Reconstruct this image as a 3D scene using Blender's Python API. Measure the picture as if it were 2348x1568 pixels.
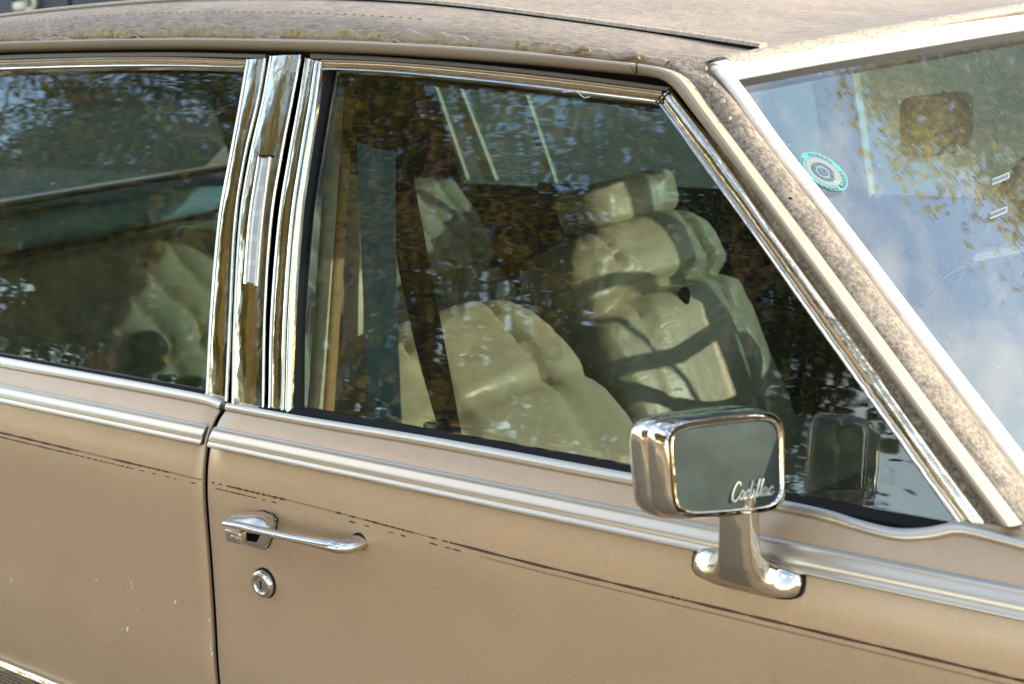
import bpy, bmesh, math, random
from mathutils import Vector, Matrix, noise
random.seed(7)
V = Vector
for o in list(bpy.data.objects):
    bpy.data.objects.remove(o)
SC = bpy.context.scene
COL = SC.collection

# ------------------------------------------------------------------ camera, sky, sun, exposure
CAM = V((1.37958569, -1.06104311, 1.38450852))
RW = Matrix(((0.7839066, 0.6178950, -0.0607965),      # rows: image right, image down, forward (in world axes)
             (0.0956924, -0.2169884, -0.9714726),
             (-0.6134602, 0.7557260, -0.2292265)))
FPX, CX, CY = 3340.0, 1174.0, 784.0                    # lens in units of a 2348-wide picture
cd = bpy.data.cameras.new('camera'); cam = bpy.data.objects.new('camera', cd); COL.objects.link(cam)
r, d, f = RW[0], RW[1], RW[2]
cam.matrix_world = Matrix(((r[0], -d[0], -f[0], CAM[0]), (r[1], -d[1], -f[1], CAM[1]), (r[2], -d[2], -f[2], CAM[2]), (0, 0, 0, 1)))
cd.sensor_fit = 'HORIZONTAL'; cd.sensor_width = 36.0; cd.lens = FPX / 2348 * 36
cd.clip_start = 0.05; cd.clip_end = 2000
cd.dof.use_dof = True; cd.dof.focus_distance = 1.72; cd.dof.aperture_fstop = 8.0
SC.camera = cam

SUN_DIR = V((0.76, 0.58, 0.245)).normalized()           # towards the sun: low, ahead of the car, far side
elev = math.asin(SUN_DIR.z); azim = math.atan2(SUN_DIR.x, SUN_DIR.y)
W = bpy.data.worlds.new('World'); SC.world = W; W.use_nodes = True
nt = W.node_tree; nt.nodes.clear()
def wn(t, **k):
    n = nt.nodes.new(t)
    for a, b in k.items(): setattr(n, a, b)
    return n
sky = wn('ShaderNodeTexSky', sky_type='NISHITA'); sky.sun_disc = False
sky.sun_elevation = elev; sky.sun_rotation = azim; sky.air_density = 1.0; sky.dust_density = 0.4; sky.ozone_density = 0.9
tc = wn('ShaderNodeTexCoord'); mp = wn('ShaderNodeMapping'); mp.inputs['Scale'].default_value = (1.0, 1.0, 2.4); mp.inputs['Location'].default_value = (4.11, 1.83, 0.69)
nz = wn('ShaderNodeTexNoise'); nz.inputs['Scale'].default_value = 2.6; nz.inputs['Detail'].default_value = 7; nz.inputs['Roughness'].default_value = 0.56
rp = wn('ShaderNodeValToRGB'); rp.color_ramp.elements[0].position = 0.50; rp.color_ramp.elements[1].position = 0.66
rp.color_ramp.elements[1].color = (0.85, 0.85, 0.85, 1)
mx = wn('ShaderNodeMix', data_type='RGBA'); mx.inputs['B'].default_value = (6.6, 6.2, 5.6, 1)
bg = wn('ShaderNodeBackground'); bg.inputs['Strength'].default_value = 0.15
wo = wn('ShaderNodeOutputWorld')
L = nt.links.new
L(tc.outputs['Generated'], mp.inputs['Vector']); L(mp.outputs['Vector'], nz.inputs['Vector']); L(nz.outputs['Fac'], rp.inputs['Fac'])
L(rp.outputs['Color'], mx.inputs['Factor']); L(sky.outputs['Color'], mx.inputs['A']); L(mx.outputs['Result'], bg.inputs['Color'])
L(bg.outputs['Background'], wo.inputs['Surface'])
sl = bpy.data.lights.new('sun', 'SUN'); sun = bpy.data.objects.new('sun', sl); COL.objects.link(sun)
sl.energy = 2.2; sl.angle = math.radians(0.55); sl.color = (1.0, 0.90, 0.74)
sun.rotation_euler = SUN_DIR.to_track_quat('Z', 'Y').to_euler(); sun.location = (0, 0, 20)
SC.view_settings.view_transform = 'Standard'; SC.view_settings.look = 'None'
SC.view_settings.exposure = 2.15; SC.view_settings.gamma = 1.0; SC.view_settings.use_curve_mapping = False
SC.render.engine = 'CYCLES'
SC.cycles.transparent_max_bounces = 24; SC.cycles.max_bounces = 10; SC.cycles.glossy_bounces = 5; SC.cycles.diffuse_bounces = 4
SC.cycles.caustics_reflective = False; SC.cycles.caustics_refractive = False
SC.cycles.sample_clamp_indirect = 6.0
SC.cycles.use_denoising = True

# ------------------------------------------------------------------ materials
MAT = {}
class NT:
    def __init__(s, name):
        s.m = bpy.data.materials.new(name); s.m.use_nodes = True; s.t = s.m.node_tree; s.t.nodes.clear()
        s.out = s.n('ShaderNodeOutputMaterial'); MAT[name] = s.m
        s.tc = s.n('ShaderNodeTexCoord')
    def n(s, t, ins=None, **k):
        x = s.t.nodes.new(t)
        for a, b in k.items(): setattr(x, a, b)
        for a, b in (ins or {}).items():
            if hasattr(b, 'is_output'): s.t.links.new(b, x.inputs[a])
            else: x.inputs[a].default_value = b
        return x
    def noise(s, scale, detail=4, rough=0.55, stretch=(1, 1, 1), vec=None, dist=0.0):
        m = s.n('ShaderNodeMapping', {'Vector': vec or s.tc.outputs['Object'], 'Scale': stretch})
        return s.n('ShaderNodeTexNoise', {'Vector': m.outputs[0], 'Scale': scale, 'Detail': detail, 'Roughness': rough, 'Distortion': dist}).outputs['Fac']
    def ramp(s, fac, a, b, ca=(0, 0, 0, 1), cb=(1, 1, 1, 1)):
        r = s.n('ShaderNodeValToRGB', {'Fac': fac}); e = r.color_ramp.elements
        e[0].position = a; e[1].position = b; e[0].color = ca if len(ca) == 4 else (*ca, 1); e[1].color = cb if len(cb) == 4 else (*cb, 1)
        return r.outputs['Color']
    def mix(s, fac, a, b, blend='MIX'):
        x = s.n('ShaderNodeMix', data_type='RGBA', blend_type=blend)
        for k, v in (('Factor', fac), ('A', a), ('B', b)):
            if hasattr(v, 'is_output'): s.t.links.new(v, x.inputs[k])
            else: x.inputs[k].default_value = v if k == 'Factor' else (*v, 1)[:4]
        return x.outputs['Result']
    def math(s, op, a, b=0.0, c=None):
        x = s.n('ShaderNodeMath', operation=op)
        for i, v in enumerate((a, b) if c is None else (a, b, c)):
            if hasattr(v, 'is_output'): s.t.links.new(v, x.inputs[i])
            else: x.inputs[i].default_value = v
        return x.outputs[0]
    def bump(s, h, strength=0.3, dist=0.002):
        return s.n('ShaderNodeBump', {'Height': h, 'Strength': strength, 'Distance': dist}).outputs[0]
    def end(s, shader): s.t.links.new(shader, s.out.inputs['Surface']); return s.m
    def pbr(s, **k):
        names = {'col': 'Base Color', 'rough': 'Roughness', 'metal': 'Metallic', 'normal': 'Normal', 'coat': 'Coat Weight', 'coatr': 'Coat Roughness',
                 'spec': 'Specular IOR Level', 'sheen': 'Sheen Weight', 'alpha': 'Alpha', 'em': 'Emission Color', 'ems': 'Emission Strength', 'trans': 'Transmission Weight'}
        ins = {}
        for a, b in k.items():
            if a in ('col', 'em') and not hasattr(b, 'is_output'): b = (*b, 1)[:4]
            ins[names[a]] = b
        return s.end(s.n('ShaderNodeBsdfPrincipled', ins).outputs[0])

def simple(name, col, rough=0.6, metal=0.0, var=0.15, scale=25, bump=0.0, bscale=200, **k):
    s = NT(name)
    nz = s.noise(scale, 5)
    c = s.mix(nz, tuple(x * (1 - var) for x in col), tuple(min(1, x * (1 + var)) for x in col))
    kw = dict(col=c, rough=rough, metal=metal, **k)
    if bump: kw['normal'] = s.bump(s.noise(bscale, 3), bump, 0.001)
    return s.pbr(**kw)

# tan metallic paint, sun-faded, fine flake and faint mottling
s = NT('paint')
flake = s.noise(900, 3, 0.8)
mott = s.noise(9, 5, 0.6)
base = s.mix(s.ramp(mott, 0.3, 0.7), (0.400, 0.263, 0.150), (0.450, 0.302, 0.178))
base = s.mix(s.math('MULTIPLY', s.ramp(flake, 0.40, 0.66), 0.75), base, (0.58, 0.415, 0.272))
dirt = s.ramp(s.noise(34, 6, 0.7), 0.60, 0.78)
base = s.mix(s.math('MULTIPLY', dirt, 0.22), base, (0.20, 0.145, 0.09))
s.pbr(col=base, rough=s.math('MULTIPLY_ADD', s.noise(60, 4), 0.16, 0.32), metal=0.32, coat=0.5, coatr=s.math('MULTIPLY_ADD', s.noise(25, 5, 0.65), 0.22, 0.08), normal=s.bump(s.math('ADD', s.math('MULTIPLY', flake, 0.5), s.math('MULTIPLY', s.noise(5, 2), 14.0)), 0.16, 0.0004))

# painted trim (same tan, flatter)
s = NT('trim_paint')
s.pbr(col=s.mix(s.noise(40, 5), (0.31, 0.245, 0.175), (0.37, 0.295, 0.22)), rough=0.5, normal=s.bump(s.noise(300, 3), 0.08, 0.0005))

# old chrome
def chrome(name, col, rough, pit=0.5, wave=0.25, stretch=(1, 1, 1)):
    s = NT(name)
    big = s.noise(14, 2, 0.4, stretch)
    fine = s.noise(420, 4, 0.7)
    pits = s.ramp(s.noise(650, 2, 0.5), 0.66, 0.78)
    c = s.mix(s.math('MULTIPLY', pits, pit), col, (0.22, 0.17, 0.11))
    rg = s.math('MULTIPLY_ADD', s.ramp(s.noise(70, 6, 0.7), 0.5, 0.85), 0.06, rough)
    n1 = s.n('ShaderNodeBump', {'Height': big, 'Strength': wave, 'Distance': 0.006}).outputs[0]
    n15 = s.n('ShaderNodeBump', {'Height': s.noise(60, 3, 0.6, stretch), 'Strength': wave * 0.35, 'Distance': 0.0022, 'Normal': n1}).outputs[0]
    n2 = s.n('ShaderNodeBump', {'Height': fine, 'Strength': 0.06, 'Distance': 0.0003, 'Normal': n15}).outputs[0]
    s.pbr(col=c, rough=rg, metal=1.0, normal=n2)
chrome('chrome', (0.63, 0.565, 0.465), 0.02, 0.4, 0.22, (3, 3, 1))
chrome('chrome_long', (0.68, 0.62, 0.52), 0.06, 0.3, 0.2, (1, 3, 3))
chrome('chrome_worn', (0.68, 0.64, 0.58), 0.17, 0.6, 0.15)
chrome('aluminium', (0.60, 0.53, 0.44), 0.34, 0.12, 0.03)
simple('bright_trim', (0.90, 0.89, 0.87), 0.40, 1.0, 0.03)

# faded vinyl roof, streaky weathering
s = NT('vinyl')
st = s.noise(60, 8, 0.72, (1.0, 5.0, 5.0), dist=0.6)
st2 = s.noise(9, 6, 0.65)
c = s.mix(s.ramp(st, 0.40, 0.62), (0.175, 0.124, 0.084), (0.385, 0.297, 0.220))
c = s.mix(s.math('MULTIPLY', s.ramp(st2, 0.42, 0.7), 0.5), c, (0.43, 0.335, 0.255))
fl = s.ramp(s.noise(190, 7, 0.8, (1, 3, 3)), 0.60, 0.70)
c = s.mix(s.math('MULTIPLY', fl, 0.45), c, (0.24, 0.175, 0.12))
h = s.math('ADD', s.math('MULTIPLY', st, 0.7), s.noise(420, 4, 0.6))
s.pbr(col=c, rough=0.72, normal=s.bump(h, 0.55, 0.0022))
# crumbling padding at the vinyl's lower edge
s = NT('rotten_vinyl')
n1 = s.noise(120, 7, 0.72); n2 = s.noise(38, 5, 0.6)
c = s.mix(s.ramp(n1, 0.34, 0.66), (0.13, 0.090, 0.045), (0.48, 0.355, 0.165))
c = s.mix(s.ramp(n2, 0.40, 0.62), c, (0.36, 0.28, 0.21))
s.pbr(col=c, rough=0.9, normal=s.bump(n1, 0.9, 0.004))
s = NT('hem_vinyl')
n1 = s.noise(160, 6, 0.7, (2, 1, 1))
c = s.mix(s.ramp(n1, 0.35, 0.62), (0.26, 0.20, 0.14), (0.48, 0.39, 0.30))
s.pbr(col=c, rough=0.8, normal=s.bump(n1, 0.8, 0.003))
# speckled windscreen pillar: vinyl with black mould spots
s = NT('speckled')
n1 = s.math('ADD', s.noise(240, 6, 0.78), s.math('MULTIPLY', s.math('SUBTRACT', s.noise(26, 4, 0.6), 0.5), 0.35)); n2 = s.noise(60, 4, 0.6); n3 = s.noise(620, 3, 0.6)
c = s.mix(s.ramp(n2, 0.3, 0.7), (0.19, 0.158, 0.118), (0.33, 0.278, 0.212))
c = s.mix(s.math('MULTIPLY', s.ramp(n1, 0.44, 0.56), 0.9), c, (0.075, 0.058, 0.046))
c = s.mix(s.math('MULTIPLY', s.ramp(n3, 0.56, 0.66), 0.5), c, (0.46, 0.39, 0.32))
s.pbr(col=c, rough=0.85, normal=s.bump(n1, 0.5, 0.002))

simple('black_rubber', (0.012, 0.012, 0.012), 0.8, bump=0.2, spec=0.25)
simple('dark_gap', (0.008, 0.007, 0.006), 1.0, spec=0.1)
simple('shaded_frame_tan', (0.105, 0.080, 0.055), 0.4)  # tan door frame darkened: the shade under the gutter is in the colour
simple('pinstripe_brown', (0.075, 0.030, 0.018), 0.5, var=0.4, scale=300)
simple('pinstripe_faint', (0.25, 0.165, 0.10), 0.5, var=0.3, scale=300)
simple('chip_white', (0.66, 0.62, 0.55), 0.7)
simple('mirror_grey', (0.030, 0.040, 0.036), 0.75, var=0.5, scale=38, bump=0.1, bscale=500, spec=0.12)
simple('script_silver', (0.30, 0.31, 0.28), 0.45, 0.5)
simple('skylit_blue', (0.26, 0.43, 0.52), 0.75, bump=0.3, bscale=900)  # navy belt webbing with skylight put into the colour
simple('webbing_dark', (0.018, 0.020, 0.024), 0.75, bump=0.3, bscale=900)
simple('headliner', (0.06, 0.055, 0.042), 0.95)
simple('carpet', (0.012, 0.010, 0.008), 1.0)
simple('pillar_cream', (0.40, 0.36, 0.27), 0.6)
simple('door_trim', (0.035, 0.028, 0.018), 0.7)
simple('cream_plastic', (0.80, 0.72, 0.54), 0.5)
simple('dash_vinyl', (0.035, 0.030, 0.022), 0.6)
simple('tan_leather', (0.42, 0.24, 0.085), 0.5)
simple('wire_black', (0.012, 0.016, 0.015), 0.5)
simple('cardboard', (0.60, 0.43, 0.27), 0.9)
simple('navy', (0.012, 0.016, 0.030), 0.6, var=0.3)
simple('cream_metal', (0.62, 0.55, 0.42), 0.5)
simple('bark', (0.13, 0.085, 0.05), 0.95, var=0.5, scale=12, bump=0.8, bscale=40)
simple('kerb_stone', (0.33, 0.31, 0.28), 0.9, bump=0.3)
simple('sticker_teal', (0.06, 0.26, 0.27), 0.6)
simple('sticker_white', (0.17, 0.20, 0.19), 0.6)
simple('sticker_dark', (0.05, 0.09, 0.14), 0.5)
simple('crack_white', (0.16, 0.17, 0.16), 0.6)

# cream leather with creases
s = NT('leather')
n1 = s.noise(22, 5, 0.6); n2 = s.noise(260, 4, 0.6)
rid = s.math('ABSOLUTE', s.math('SUBTRACT', s.noise(7, 2, 0.5, (1, 1, 2), dist=0.4), 0.5))
crk = s.math('MULTIPLY', s.math('SUBTRACT', 1.0, s.ramp(rid, 0.0, 0.030)), s.ramp(s.noise(9, 2), 0.45, 0.6))
c = s.mix(n1, (0.52, 0.43, 0.28), (0.64, 0.55, 0.38))
c = s.mix(s.math('MULTIPLY', crk, 0.25), c, (0.30, 0.22, 0.12))
s.pbr(col=c, rough=s.math('MULTIPLY_ADD', n1, 0.2, 0.24), normal=s.bump(s.math('SUBTRACT', s.math('ADD', s.math('MULTIPLY', n1, 1.5), s.math('MULTIPLY', n2, 0.25)), s.math('MULTIPLY', crk, 0.35)), 0.40, 0.004))

# lamp strip lens: ribbed, milky
s = NT('lens')
sx = s.n('ShaderNodeSeparateXYZ', {'Vector': s.tc.outputs['Object']})
rib = s.math('SINE', s.math('MULTIPLY', sx.outputs['Z'], 2200.0))
led = s.ramp(s.math('SINE', s.math('MULTIPLY', sx.outputs['Z'], 215.0)), 0.55, 0.9)
c = s.mix(s.math('MULTIPLY', led, 0.35), (0.42, 0.42, 0.42), (0.72, 0.66, 0.55))
s.pbr(col=c, rough=0.22, coat=0.5, normal=s.bump(rib, 0.15, 0.0005))

def glass(name, tint, wave, wscale, wstretch, dust, dustcol=(0.55, 0.52, 0.46), ior=1.5, speck=1.0):
    s = NT(name)
    g = s.n('ShaderNodeNewGeometry')
    io = s.math('ADD', s.math('MULTIPLY', g.outputs['Backfacing'], 1 / ior - ior), ior)
    h = s.noise(wscale, 2.2, 0.5, wstretch, dist=0.5)
    nrm = s.bump(h, wave, 0.01)
    fr = s.n('ShaderNodeFresnel', {'IOR': io}).outputs[0]
    tr = s.n('ShaderNodeBsdfTransparent', {'Color': (*tint, 1)}).outputs[0]
    gl = s.n('ShaderNodeBsdfGlossy', {'Color': (1, 1, 1, 1), 'Roughness': 0.012, 'Normal': nrm}).outputs[0]
    a = s.n('ShaderNodeMixShader', {0: fr, 1: tr, 2: gl}).outputs[0]
    df = s.n('ShaderNodeBsdfDiffuse', {'Color': (*dustcol, 1)}).outputs[0]
    film = s.math('MULTIPLY', s.noise(6, 5, 0.6), dust)
    sp = s.math('MULTIPLY', s.ramp(s.noise(420, 3, 0.6), 0.66, 0.74), 0.30 * speck)
    sp2 = s.math('MULTIPLY', s.ramp(s.noise(900, 2, 0.5), 0.66, 0.72), 0.22 * speck)
    strk = s.math('MULTIPLY', s.ramp(s.noise(150, 3, 0.6, (0.9, 1, 5)), 0.69, 0.76), 0.12 * speck)
    fac = s.math('ADD', s.math('ADD', film, sp), s.math('ADD', sp2, strk))
    s.end(s.n('ShaderNodeMixShader', {0: fac, 1: a, 2: df}).outputs[0])
glass('side_glass', (0.545, 0.585, 0.56), 0.024, 7, (0.7, 1.0, 5.0), 0.003, ior=1.7)
glass('far_glass', (0.53, 0.65, 0.68), 0.02, 10, (1, 1, 4), 0.05)
glass('screen_glass', (0.80, 0.85, 0.83), 0.02, 10, (1, 1.6, 1), 0.03, (0.72, 0.70, 0.64), ior=2.05, speck=1.2)

# leaves
def leafmat(name, a, b, tr=0.35):
    s = NT(name)
    oi = s.n('ShaderNodeNewGeometry').outputs['Random Per Island']
    c = s.mix(oi, a, b)
    df = s.n('ShaderNodeBsdfDiffuse', {'Color': c}).outputs[0]
    tl = s.n('ShaderNodeBsdfTranslucent', {'Color': c}).outputs[0]
    s.end(s.n('ShaderNodeMixShader', {0: tr, 1: df, 2: tl}).outputs[0])
leafmat('leaf_olive', (0.10, 0.088, 0.016), (0.26, 0.20, 0.045))
leafmat('leaf_gold', (0.28, 0.24, 0.045), (0.50, 0.40, 0.09), 0.7)
leafmat('leaf_green', (0.024, 0.042, 0.018), (0.085, 0.098, 0.034))
s = NT('asphalt')
c = s.mix(s.noise(3, 6, 0.6), (0.20, 0.155, 0.105), (0.28, 0.22, 0.15))
s.pbr(col=c, rough=0.9, normal=s.bump(s.noise(90, 5, 0.7), 0.5, 0.01))
s = NT('verge')
c = s.mix(s.noise(2.5, 6, 0.65), (0.30, 0.22, 0.12), (0.42, 0.32, 0.19))
s.pbr(col=c, rough=0.95, normal=s.bump(s.noise(40, 5, 0.7), 0.5, 0.02))

# ------------------------------------------------------------------ picture-ray helpers on the car's real surfaces
def ray(px, py):
    u, v = (px - CX) / FPX, (py - CY) / FPX
    return RW[0] * u + RW[1] * v + RW[2]
def solve(px, py, F, t0=0.7, t1=4.0, n=90):
    d = ray(px, py); a = t0; fa = F(CAM + d * a)
    for i in range(1, n + 1):
        b = t0 + (t1 - t0) * i / n; fb = F(CAM + d * b)
        if (fa < 0) != (fb < 0):
            for _ in range(26):
                m = (a + b) / 2; fm = F(CAM + d * m)
                if (fm < 0) == (fa < 0): a = m
                else: b = m
            return CAM + d * (a + b) / 2
        a, fa = b, fb
    return CAM + d * ((t0 + t1) / 2)
def cubic(tab):
    xs = [p[0] for p in tab]; ys = [p[1] for p in tab]; n = len(xs)
    dl = [(ys[i + 1] - ys[i]) / (xs[i + 1] - xs[i]) for i in range(n - 1)]
    m = [dl[0]] + [(dl[i - 1] + dl[i]) / 2 if dl[i - 1] * dl[i] > 0 else 0 for i in range(1, n - 1)] + [dl[-1]]
    def fn(x):
        if x <= xs[0]: return ys[0] + (x - xs[0]) * m[0]
        if x >= xs[-1]: return ys[-1] + (x - xs[-1]) * m[-1]
        i = max(k for k in range(n - 1) if xs[k] <= x); h = xs[i + 1] - xs[i]; t = (x - xs[i]) / h
        return ((1 + 2 * t) * (1 - t) ** 2 * ys[i] + t * (1 - t) ** 2 * h * m[i] + t * t * (3 - 2 * t) * ys[i + 1] + t * t * (t - 1) * h * m[i + 1])
    return fn
S = cubic([(.18, .085), (.30, .028), (.40, .006), (.50, -.003), (.573, -.004), (.669, .002), (.743, .006), (.80, .0085), (.821, .010), (.858, .0165), (.888, .0275), (.907, .041), (.917, .054), (.93, .068)])
G = cubic([(.88, .064), (.92, .075), (1.03, .107), (1.18, .152), (1.33, .207), (1.42, .245)])
def onS(px, py, off=0.0): return solve(px, py, lambda p: p.y - S(p.z) + off)
def onG(px, py, off=0.0): return solve(px, py, lambda p: p.y - G(p.z) + off)
MID = 0.97
def uW(y): return 1 - ((y - MID) / .78) ** 2
def zH(y): return 1.298 + .03 * uW(y)                   # header height
def xH(y): return .607 + .14 * uW(y)                    # header station
def xW(y, z): return xH(y) + (zH(y) - z) * 1.0          # windscreen surface
def onW(px, py, off=0.0): return solve(px, py, lambda p: -(p.x - xW(p.y, p.z) - off))
def atY(px, py, y):
    d = ray(px, py); return CAM + d * ((y - CAM.y) / d.y)
def atX(px, py, x):
    d = ray(px, py); return CAM + d * ((x - CAM.x) / d.x)
def resample(pts, n, smooth=True):
    pts = [V(p) for p in pts]
    if len(pts) > 2 and smooth:
        out = []
        for i in range(len(pts) - 1):
            p0 = pts[max(i - 1, 0)]; p1 = pts[i]; p2 = pts[i + 1]; p3 = pts[min(i + 2, len(pts) - 1)]
            l0 = max((p1 - p0).length, 1e-9); l1 = (p2 - p1).length; l2 = max((p3 - p2).length, 1e-9)
            m1 = ((p2 - p0) / (l0 + l1) if i > 0 else (p2 - p1) / l1) * l1
            m2 = ((p3 - p1) / (l1 + l2) if i < len(pts) - 2 else (p2 - p1) / l1) * l1
            for k in range(16):
                t = k / 16
                out.append(p1 * (1 + 2 * t) * (1 - t) ** 2 + m1 * t * (1 - t) ** 2 + p2 * t * t * (3 - 2 * t) + m2 * t * t * (t - 1))
        out.append(pts[-1]); pts = out
    cum = [0]
    for a, b in zip(pts, pts[1:]): cum.append(cum[-1] + (b - a).length)
    res = []; j = 0
    for i in range(n):
        t = cum[-1] * i / (n - 1)
        while j < len(cum) - 2 and cum[j + 1] < t: j += 1
        k = (t - cum[j]) / max(cum[j + 1] - cum[j], 1e-12)
        res.append(pts[j].lerp(pts[j + 1], min(max(k, 0), 1)))
    return res
def px_path(pts, n, surf, off=0.0, smooth=True):
    return [surf(p[0], p[1], off) for p in resample([(a, b, 0) for a, b in pts], n, smooth)]

# ------------------------------------------------------------------ mesh builder
class MB:
    def __init__(s): s.v = []; s.f = []
    def add(s, pts):
        i = len(s.v); s.v += [V(p) for p in pts]; return list(range(i, i + len(pts)))
    def grid(s, rows, cu=False, cv=False):
        idx = [s.add(r) for r in rows]; R = len(rows); C = len(rows[0])
        for i in range(R if cv else R - 1):
            for j in range(C if cu else C - 1):
                a, b = idx[i], idx[(i + 1) % R]
                s.f.append((a[j], a[(j + 1) % C], b[(j + 1) % C], b[j]))
        return idx
    def loft(s, secs, cap=True):
        idx = s.grid(secs, cu=True)
        if cap: s.f.append(tuple(reversed(idx[0]))); s.f.append(tuple(idx[-1]))
        return s
    def tube(s, path, rad, n=8, flat=None, cap=True):
        path = [V(p) for p in path]; secs = []; up = None
        for i, p in enumerate(path):
            t = (path[min(i + 1, len(path) - 1)] - path[max(i - 1, 0)]).normalized()
            if up is None:
                up = V((0, 0, 1)) if abs(t.z) < .9 else V((0, 1, 0))
            a = (up - t * up.dot(t)).normalized(); up = a; b = t.cross(a)
            rr = rad[i] if isinstance(rad, (list, tuple)) else rad
            ra, rb = (rr if isinstance(rr, (list, tuple)) else (rr, rr * (flat or 1)))
            secs.append([p + a * ra * math.cos(2 * math.pi * k / n) + b * rb * math.sin(2 * math.pi * k / n) for k in range(n)])
        return s.loft(secs, cap)
    def box(s, c, h, rot=None, taper=0.0):
        c = V(c); R = rot or Matrix.Identity(3)
        P = [c + R @ V((x * h[0] * (1 - taper * (z > 0)), y * h[1] * (1 - taper * (z > 0)), z * h[2])) for z in (-1, 1) for x, y in ((-1, -1), (1, -1), (1, 1), (-1, 1))]
        i = s.add(P)
        for q in ((3, 2, 1, 0), (4, 5, 6, 7), (0, 1, 5, 4), (1, 2, 6, 5), (2, 3, 7, 6), (3, 0, 4, 7)): s.f.append(tuple(i[k] for k in q))
        return s
    def slab(s, pts, n, t):
        """a flat polygon thickened by t along n"""
        n = V(n).normalized(); a = s.add(pts); b = s.add([V(p) + n * t for p in pts]); k = len(pts)
        s.f.append(tuple(reversed(a))); s.f.append(tuple(b))
        for i in range(k): s.f.append((a[i], a[(i + 1) % k], b[(i + 1) % k], b[i]))
        return s
    def lathe(s, c, axis, prof, n=28):
        axis = V(axis).normalized(); a = axis.orthogonal().normalized(); b = axis.cross(a)
        return s.loft([[V(c) + axis * h + (a * math.cos(2 * math.pi * k / n) + b * math.sin(2 * math.pi * k / n)) * max(r, 1e-5) for k in range(n)] for r, h in prof])
    def sheet(s, rows, dv):
        """a closed pane: a grid and its copy shifted by dv (vector or function of the point)"""
        sh = dv if callable(dv) else (lambda p: V(dv))
        back = [[V(p) + sh(V(p)) for p in r] for r in rows]
        A = s.grid(rows); B = s.grid([list(r) for r in back])
        R, C = len(rows), len(rows[0])
        for i in range(R - 1):
            for j in (0, C - 1): s.f.append((A[i][j], A[i + 1][j], B[i + 1][j], B[i][j]))
        for j in range(C - 1):
            for i in (0, R - 1): s.f.append((A[i][j], A[i][j + 1], B[i][j + 1], B[i][j]))
        return s
    def cushion(s, c, h, rot=None, e=0.45, nu=40, nv=22, fn=None):
        R = rot or Matrix.Identity(3); pw = lambda a: math.copysign(abs(a) ** e, a); rows = []
        for i in range(nv + 1):
            ph = -math.pi / 2 + math.pi * i / nv; row = []
            for j in range(nu):
                th = 2 * math.pi * j / nu
                p = V((pw(math.cos(ph)) * pw(math.cos(th)) * h[0], pw(math.cos(ph)) * pw(math.sin(th)) * h[1], pw(math.sin(ph)) * h[2]))
                if fn: p = fn(p)
                row.append(V(c) + R @ p)
            rows.append(row)
        s.grid(rows, cu=True); return s

BASE = {}
def obj(name, mb, mat, parent=None, sharp=38.0, smooth=True, origin=None):
    o0 = V(BASE.get(parent.name, (0, 0, 0))) if parent else V(origin or (0, 0, 0))
    me = bpy.data.meshes.new(name)
    me.from_pydata([tuple(p - o0) for p in mb.v], [], mb.f)
    bm = bmesh.new(); bm.from_mesh(me)
    bmesh.ops.remove_doubles(bm, verts=bm.verts, dist=1e-6)
    bmesh.ops.recalc_face_normals(bm, faces=bm.faces)
    lim = math.radians(sharp)
    for fc in bm.faces: fc.smooth = smooth
    for ed in bm.edges:
        if len(ed.link_faces) == 2 and ed.calc_face_angle(0) > lim: ed.smooth = False
    bm.to_mesh(me); bm.free()
    o = bpy.data.objects.new(name, me); COL.objects.link(o)
    me.materials.append(MAT[mat])
    if parent: o.parent = parent; BASE[o.name] = tuple(o0)
    else: o.location = o0; BASE[o.name] = tuple(o0)
    return o
def empty(name, loc, label, cat, group=None):
    o = bpy.data.objects.new(name, None); COL.objects.link(o); o.location = loc; BASE[o.name] = tuple(loc)
    o.empty_display_size = 0.1
    tag(o, label, cat, group); return o
def tag(o, label=None, cat=None, group=None, kind=None):
    for k, v in (('label', label), ('category', cat), ('group', group), ('kind', kind)):
        if v: o[k] = v
    return o
def strip(L, R, prof, depth=0.012, out=V((0, -1, 0))):
    """a trim strip lofted along two edge curves; prof = (t across, h proud)"""
    secs = []; n = len(L)
    for i in range(n):
        a, b = L[i], R[i]
        t = ((L[min(i + 1, n - 1)] + R[min(i + 1, n - 1)]) - (L[max(i - 1, 0)] + R[max(i - 1, 0)])).normalized()
        nn = t.cross((b - a)).normalized()
        if nn.dot(out) < 0: nn = -nn
        sec = [a + (b - a) * u + nn * h for u, h in prof]
        sec += [b - nn * depth, a - nn * depth]
        secs.append(sec)
    return MB().loft(secs)
def arcprof(h, n=8, edge=0.0, p=1.0):
    return [(i / n, edge + (h - edge) * max(0, 1 - abs(2 * i / n - 1) ** (2 * p)) ** 0.5) for i in range(n + 1)]

# ================================================================== the setting
g = MB(); g.grid([[V((-300, -300, 0)), V((300, -300, 0))], [V((-300, 300, 0)), V((300, 300, 0))]])
tag(obj('road', g, 'asphalt'), kind='structure')
g = MB(); g.box((0, -64.5, 0.06), (300, 60, 0.06))
tag(obj('verge', g, 'verge'), kind='structure')
g = MB(); g.box((0, -4.40, 0.07), (300, 0.095, 0.07))
tag(obj('kerb', g, 'kerb_stone'), kind='structure')

# ================================================================== the car
car = empty('parked_car', (0, MID, 0), 'old tan four door sedan with faded vinyl roof and chrome window frames', 'car')

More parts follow.
